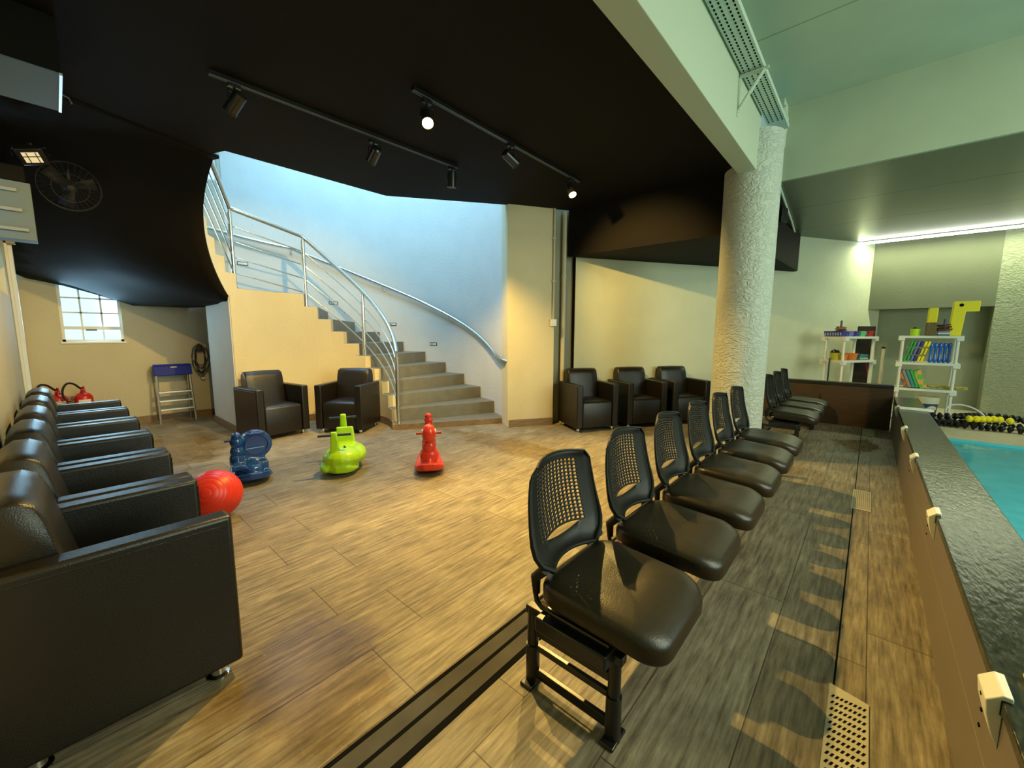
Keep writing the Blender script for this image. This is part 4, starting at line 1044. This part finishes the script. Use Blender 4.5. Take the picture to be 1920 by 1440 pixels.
tag(mb.build('ceiling_conduit', 'tray'), 'pale conduit bending down beside the round column to the dark ceiling', 'conduit')
sp = thing('wall_speaker', 'small black speaker hung at the edge of the dark soffit past the column', 'speaker', (-1.03, 6.15, 2.72), R_(-20))
mb = MB(); mb.box((.05, 0, 0), (.12, .13, .18)); mb.build('cabinet', 'black_plastic', sp, bevel=.01)
mb = MB(); mb.b2((.02, -.015, .09), (.05, .015, .15)); mb.build('bracket', 'black_metal', sp)

# ------------------------------------------------------------------ shelves at the pool end
def shelf(lab, loc_, ang, w, d, zs, name='shelving_unit'):
    """origin at the front left foot; local x along the front, y to the rear"""
    r = thing(name, lab, 'shelf', loc_, ang); g = .028
    for z in zs:
        mb = MB(); mb.b2((-.02, -.02, z - .035), (w + .02, d + .02, z))
        for a in (0, w):
            for b in (0, d): mb.b2((a - .05 if a else -.022, b - .022 if not b else b - .03, z - .07), (a + .022 if a else .05, b + .03 if not b else b + .022, z - .03))
        mb.build('shelf', 'white_plastic', r, bevel=.004)
    for a in (g, w - g):
        for b in (g, d - g):
            mb = MB(); mb.tube([(a, b, 0), (a, b, zs[-1] - .03)], .019, 10); mb.build('post', 'white_plastic', r)
    return r
def basis(loc_, ang):
    c, s = math.cos(ang), math.sin(ang); L0 = Vector(loc_)
    return lambda x, y, z: Vector((L0.x + x * c - y * s, L0.y + x * s + y * c, z))
ZR = (.09, .48, .86, 1.245)
SRp = (.32, 8.3, 0); SRa = R_(-1.5)
shelf('white plastic shelving unit with foam floats and yellow shapes on top', SRp, SRa, .61, .34, ZR)
Q = basis(SRp, SRa)
SLp = (-.62, 8.16, 0); 
SLa = R_(0)
LU = R_(60); c1 = Vector((-.30, 8.02, 0))
# left unit is turned towards the back wall: its front runs along direction 60 degrees
shelf('white plastic shelving unit with coloured baskets, behind the brown partition', tuple(c1), LU, .72, .32, (.09, .47, .86, 1.23))
P_ = basis(tuple(c1), LU)
def put(name, mb, m, lab, cat, pos, ang=0., bevel=0., group=None, ang_s=38):
    o = mb.build(name, m, None, bevel=bevel, ang=ang_s); o.location = pos; o.rotation_euler = (0, 0, ang); return tag(o, lab, cat, group)
def basket(pos, ang, w, d, h, m, lab):
    t = thing('basket', lab, 'basket', pos, ang, 'baskets on the top shelf'); mb = MB(); tp = 1.12
    W_, D_ = w / 2, d / 2
    mb.box((0, 0, .006), (w / tp, d / tp, .012)); th = .006
    for s in (-1, 1):
        mb.ext([(-W_ / tp, 0), (W_ / tp, 0), (W_, h), (-W_, h)], (0, s * D_ / tp, 0), (1, 0, 0), (0, s * (D_ - D_ / tp) / h, 1), th * s)
        mb.ext([(-D_ / tp, 0), (D_ / tp, 0), (D_, h), (-D_, h)], (s * W_ / tp, 0, 0), (0, 1, 0), (s * (W_ - W_ / tp) / h, 0, 1), th * s)
    mb.build('tub', m, t); mb = MB()
    mb.tube([(-W_, -D_, h), (W_, -D_, h), (W_, D_, h), (-W_, D_, h)], .007, 6, closed=True); mb.build('rim', m, t)
    mb = MB()
    n = max(2, int(w / .035))
    for i in range(n):
        for j in range(2): mb.box((-W_ * .82 + i * w * .82 / (n - 1), -D_ * (.945 + .03 * j) - .004, h * (.32 + .34 * j)), (.016, .004, h * .14))
    mb.build('lattice', 'label_white' if m in ('blue_p', 'dark_red') else 'white_plastic', t, smooth=False)
    return t
def cable_coil(pos, lab, m, m2, r=.07, stack=.075, seed=1, base=None):
    t = thing('resistance_cord_coil', lab, 'cord coil', pos); rn = random.Random(seed)
    for k in range(7):
        rr = r * rn.uniform(.7, 1.1); tx, ty = rn.uniform(-.25, .25), rn.uniform(-.25, .25); z = .012 + stack * k / 7
        mb = MB(); mb.tube([(rr * math.cos(2 * PI * i / 24), rr * .8 * math.sin(2 * PI * i / 24), max(z + rr * (tx * math.cos(2 * PI * i / 24) + ty * math.sin(2 * PI * i / 24)) * .6, .008)) for i in range(24)], .0065, 6, closed=True); mb.build('loop', m if k % 2 else m2, t)
    mb = MB(); mb.tube([(0, 0, .02), (.0, 0, .17)], .014, 10); mb.build('handle', 'purple_grip', t)
    return t
zt = 1.23
basket(P_(.02, .16, zt + .001), LU - R_(90), .27, .11, .075, 'blue_p', 'long blue lattice basket at the near end of the white shelf top')
basket(P_(.17, .16, zt + .001), LU - R_(90), .26, .10, .072, 'violet', 'violet lattice basket beside the long blue one on the shelf top')
basket(P_(.29, .15, zt + .001), LU - R_(90), .26, .09, .072, 'blue_p', 'short blue basket between the violet and green baskets')
basket(P_(.43, .15, zt + .001), LU - R_(90), .26, .12, .075, 'mint', 'green lattice basket between blue and red baskets')
basket(P_(.61, .15, zt + .001), LU - R_(90), .26, .13, .08, 'dark_red', 'red basket at the far end of the white shelf top')
cable_coil(P_(.13, .16, zt + .078), 'ochre cord coil with upright grip above the blue and violet baskets', 'ochre', 'maroon', .065, .06, 2)
zm = .86
t = thing('yellow_bucket', 'yellow bucket of black odds and ends on the shelf below baskets', 'bucket', P_(.06, .15, zm + .001), LU)
mb = MB(); mb.lathe([(.065, 0), (.08, .11), (.083, .115), (.079, .115), (.062, .006)], n=24); mb.build('pail', 'yellow_d', t)
mb = MB(); mb.tube([(.08 * math.cos(a), -.082, .11 - .09 * math.sin(a)) for a in [PI * i / 14 for i in range(15)]], .003, 6); mb.build('bail', 'black_metal', t)
mb = MB(); rn = random.Random(8)
for k in range(9): mb.box((rn.uniform(-.04, .04), rn.uniform(-.04, .04), .115 + rn.uniform(0, .04)), (.05, .02, .02), rz(rn.uniform(0, 3)) @ ry(rn.uniform(-.6, .6)))
mb.build('contents', 'rubber', t)
for x, r, h, lab in ((.20, .06, .085, 'small orange bowl beside the yellow bucket on the shelf'), (.37, .09, .10, 'large orange bowl in the middle of the lower white shelf')):
    mb = MB(); mb.lathe([(r * .75, 0), (r, h), (r * 1.04, h + .004), (r * .96, h), (r * .70, .006)], n=24); put('plastic_bowl', mb, 'orange', lab, 'bowl', P_(x, .13, zm + .001), 0, group='orange bowls')
t = thing('foam_roller_stack', 'teal topped foam block with cream pegs at the shelf end', 'foam block', P_(.58, .14, zm + .001), LU)
mb = MB(); mb.b2((-.10, -.08, .05), (.10, .08, .085)); mb.build('top', 'foam_teal', t, bevel=.006)
mb = MB(); mb.b2((-.095, -.075, 0), (.095, .075, .05)); mb.build('base', 'teal', t, bevel=.003)
for k in range(5):
    mb = MB(); mb.box((-.08 + .04 * k, -.078, .02), (.02, .012, .02)); mb.build('peg', 'label_cream', t, bevel=.004)
mb = MB(); mb.b2((-.115, -.025, 0), (.115, .025, 1.40)); put('standing_mat', mb, 'brown_dark', 'tall near black mat standing upright behind the shelf of coloured baskets', 'mat', (-.075, 8.97, 0), R_(15), .012)
mb = MB(); mb.tube([(0, 0, 0), (0, 0, .9)], .011, 8); put('dark_rod', mb, 'black_metal', 'thin black rod standing at the near end of the shelf', 'rod', P_(-.055, .16, 0), 0)
t = thing('white_pole', 'cream white pole with black tip standing between the two shelves', 'pole', (.155, 8.75, 0))
mb = MB(); mb.tube([(0, 0, 0), (0, 0, 1.04)], .020, 12); mb.build('shaft', 'white_plastic', t)
mb = MB(); mb.tube([(0, 0, 1.04), (0, 0, 1.07)], .023, 12); mb.build('tip', 'rubber', t)
t = thing('red_handled_brush', 'leaning red rod with white head beside the white pole', 'brush', (.03, 8.66, 0))
mb = MB(); mb.tube([(.055, 0, .12), (-.07, .05, .86)], .010, 8); mb.build('shaft', 'dark_red', t)
mb = MB(); mb.box((.06, 0, .44), (.05, .05, .06)); mb.box((.06, 0, .06), (.09, .06, .12)); mb.build('head', 'white_plastic', t, bevel=.006)
# right unit, top
zt = ZR[3] + .001
t = thing('green_cup', 'lime green tub with dark things sticking out, top of white shelf', 'tub', Q(.15, .14, zt))
mb = MB(); mb.lathe([(.05, 0), (.056, .10), (.058, .10), (.054, .098), (.046, .006)], n=20); mb.build('tub', 'lime', t)
mb = MB(); mb.box((0, 0, .105), (.07, .02, .015)); mb.box((-.01, 0, .118), (.03, .05, .012)); mb.build('contents', 'rubber', t)
def yshape(poly, pos, lab, hole):
    t = thing('yellow_foam_shape', lab, 'foam shape', pos); mb = MB(); mb.ext(poly, (0, .06, 0), (1, 0, 0), (0, 0, 1), .10); mb.build('body', 'yellow', t, bevel=.008)
    if hole: mb = MB(); mb.lathe([(.022, 0), (.022, .003)], (hole[0], -.041, hole[1]), 16, rx(R_(90))); mb.build('hole', 'trench_dark', t)
    return t
yshape([(-.12, 0), (.085, 0), (.105, .335), (.23, .335), (.23, .475), (-.02, .475), (-.035, .10), (-.12, .10)], Q(.52, .16, zt), 'yellow angular S-shaped foam piece with a hole at its upper end', (.055, .425))
yshape([(-.05, 0), (.05, 0), (.055, .40), (-.045, .40)], Q(.31, .25, zt), 'yellow upright foam bar standing behind a brown bundle', None)
mb = MB(); mb.b2((-.055, -.04, 0), (.055, .04, .19)); put('brown_bundle', mb, 'brown_bind', 'brown bundle of sticks in front of the yellow foam bar', 'bundle', Q(.305, .09, zt), 0, .01)
t = thing('striped_tub', 'shallow tub striped blue and cream below a maroon cord coil', 'tub', Q(.435, .10, zt), 0)
mb = MB(); mb.b2((-.06, -.05, 0), (.06, .05, .022)); mb.build('lower_band', 'foam_teal', t, bevel=.004)
mb = MB(); mb.b2((-.063, -.053, .022), (.063, .053, .045)); mb.build('middle_band', 'label_cream', t, bevel=.004)
mb = MB(); mb.b2((-.06, -.05, .045), (.06, .05, .062)); mb.build('upper_band', 'violet', t, bevel=.004)
cable_coil(Q(.435, .10, zt + .064), 'maroon cord coil with upright grip on the striped tub', 'maroon', 'brown', .075, .09, 5)
# second shelf: leaning foam dumbbells and shiny blue floats
zt = ZR[2] + .001
for k, (m, lab) in enumerate((('green_p', 'dark green foam paddle leaning at the shelf end, first of the row'), ('green_p', 'second green foam paddle leaning beside the first'), ('violet', 'violet foam paddle leaning between green and yellow ones'),
                              ('blue_p', 'blue foam paddle leaning against the yellow ones'), ('yellow', 'yellow foam paddle next to the blue one'), ('yellow', 'last yellow foam paddle leaning before the shiny blue floats'))):
    t = thing('foam_paddle', lab, 'foam paddle', Q(.062 + .036 * k, .12, zt), 0, 'foam paddles leaning on the second shelf'); rot = ry(R_(13))
    t.location.z += .006
    for z, h, s in ((.045, .085, 1), (.155, .10, .8), (.265, .085, 1)):
        mb = MB(); mb.box(rot @ Vector((0, 0, z)), (.030 * s, .17 * s, h), rot); mb.build('lobe', m, t, bevel=.012)
proto_b = None
for k in range(5):
    if proto_b is None:
        proto_b = thing('blue_float', '', 'float', (0, 0, 0), 0, 'shiny blue floats on the second shelf')
        mb = MB(); mb.lathe([(.012, 0), (.022, .015), (.022, .05), (.016, .07), (.017, .20), (.022, .225), (.022, .265), (.012, .285)], n=18); mb.build('body', 'blue_s', proto_b)
        o = proto_b
    else: o = copy_tree(proto_b)
    o.location = Q(.335 + .046 * k, .12, zt)
    o['label'] = 'shiny deep blue float standing %s in the row beside the yellow foam paddles' % ('first', 'second', 'third', 'fourth', 'last')[k]
# third shelf: leaning chequered foam mats
zt = ZR[1] + .001
for k, (m, lab) in enumerate((('ck_orange', 'orange and brown foam mat leaning at the end of the third shelf'), ('ck_grey', 'grey and pink foam mat leaning second on the third shelf'), ('teal', 'plain teal foam mat leaning in the middle of its stack'),
                              ('green_p', 'dark green foam mat leaning before the chequered green one'), ('ck_green', 'green and orange chequered foam mat leaning foremost on the shelf'))):
    w = .05 if m == 'ck_green' else .032
    mb = MB(); rot = ry(R_(-20)); mb.box(rot @ Vector((0, 0, .135)) + Vector((0, 0, .008)), (w * (1.6 if k == 4 else 1), .20, .265), rot)
    put('foam_mat', mb, m, lab, 'foam mat', Q(.115 + .042 * k + (.02 if k == 4 else 0), .12, zt), 0, .005, 'foam mats leaning on the third shelf')
mb = MB(); rn = random.Random(4)
for k in range(10):
    y = rn.uniform(-.05, .05); mb.tube([(-.16 + .035 * i, y + .03 * math.sin(i * 1.3 + k), .016 + .012 * (1 + math.sin(i * .9 + k * 2))) for i in range(12)], .008, 6)
put('straw_rope', mb, 'rope', 'tangle of straw coloured rope at the end of the third shelf', 'rope', Q(.51, .16, zt))
t = thing('paint_bucket', 'cream lidded bucket with dark blue band and oval mark under the shelf', 'bucket', Q(.36, .13, ZR[0] + .001), R_(0))
mb = MB(); mb.lathe([(.105, 0), (.118, .14), (.125, .22), (.125, .225), (.11, .225)], n=32); mb.build('pail', 'bucket_blue', t)
mb = MB(); mb.lathe([(.131, .175), (.135, .24), (.135, .262), (.128, .27), (.0001, .27)], n=32); mb.build('lid', 'bucket_white', t)
mb = MB(); vs = [(0.045 + .052 * math.cos(2 * PI * i / 24) * 1.0, .045 * math.sin(2 * PI * i / 24) + .10 + .012 * math.cos(2 * PI * i / 24)) for i in range(24)]
mb.add([(x, -math.sqrt(max(.1225 ** 2 - x * x, 0)), z) for x, z in vs], [tuple(range(24))]); mb.build('oval_mark', 'label_cream', t, smooth=False)
cu = bpy.data.curves.new('lettering', 'FONT'); cu.body = 'SUVI'; cu.size = .042; cu.align_x = 'CENTER'; cu.align_y = 'CENTER'; cu.extrude = .0006
to = bpy.data.objects.new('lettering_src', cu); COL.objects.link(to); bpy.context.view_layer.update()
me = bpy.data.meshes.new_from_object(to.evaluated_get(bpy.context.evaluated_depsgraph_get())); bpy.data.objects.remove(to)
me.materials.clear(); me.materials.append(M['pink_tag']); lo_ = bpy.data.objects.new('lettering', me); COL.objects.link(lo_); lo_.parent = t; lo_.location = (.045, -.1245, .10); lo_.rotation_euler = (R_(90), R_(-8), R_(20))
# hoop leaning over the lane line
hp = MB(); hp.tube([(.19 * math.cos(2 * PI * i / 40 + .35), .05 * math.sin(2 * PI * i / 40), .14 + .14 * math.sin(2 * PI * i / 40) - .002) for i in range(40)], .011, 8, closed=True)
o = hp.build('hoop', 'white_plastic'); o.location = (1.06, 8.262, .012); tag(o, 'white plastic hoop leaning above the black lane line coil', 'hoop')
# lane line: strings of discs
def lane_line(path, lab, colours, r=.052, L_=.060):
    t = thing('lane_line', lab, 'lane line', path[0], 0, 'lane lines on the pool deck'); k = 0
    o0 = Vector(path[0])
    for a, b in zip(path, path[1:]):
        a, b = Vector(a) - o0, Vector(b) - o0; d = b - a; n = max(1, int(d.length / L_)); rot = d.to_track_quat('Z', 'Y').to_matrix()
        for i in range(n):
            p = a + d * (i + .5) / n; m = colours(k); k += 1
            mb = MB()
            if m == 'yellow': mb.ball(p, (r * .98, r * .98, r * .8), 16, 10, rot)
            else:
                mb.lathe([(.012, -.029), (r * .8, -.022), (r, -.009), (r, .003), (r * .62, .016), (.012, .029)], p, 14, rot)
            mb.build('float', m, t, ang=50)
    mb = MB(); mb.tube([Vector(p) - o0 for p in path], .008, 6); mb.build('cord', 'cable_grey', t)
    return t
def zr(pts, z): return [(x, y, z) for x, y in pts]
lane_line([(.60, 8.06, .048), (.77, 8.065, .048), (1.01, 8.06, .048), (1.16, 8.04, .048), (1.40, 8.09, .048), (1.57, 8.07, .048), (2.3, 7.9, .048)], 'front black lane line lying along the edge of the beige pool deck', lambda k: 'rubber', .047)
lane_line([(.60, 8.175, .048), (.79, 8.18, .048), (1.0, 8.21, .048), (1.27, 8.46, .048), (1.60, 8.36, .048), (2.2, 8.15, .048)], 'middle black lane line on the floor between the front and the raised one', lambda k: 'rubber', .047)
lane_line([(.64, 8.12, .135), (.84, 8.125, .135), (1.00, 8.20, .143), (1.22, 8.46, .143), (1.36, 8.50, .15), (1.48, 8.46, .145), (1.62, 8.34, .143), (2.1, 8.16, .143)], 'rear black lane line raised on the others below the white hoop', lambda k: 'rubber', .047)
lane_line([(1.03, 8.03, .142), (1.11, 8.05, .142), (1.22, 8.13, .142), (1.33, 8.19, .15), (1.385, 8.18, .142), (1.50, 8.16, .142)], 'short run of yellow floats draped over the black lane lines', lambda k: 'yellow', .046)
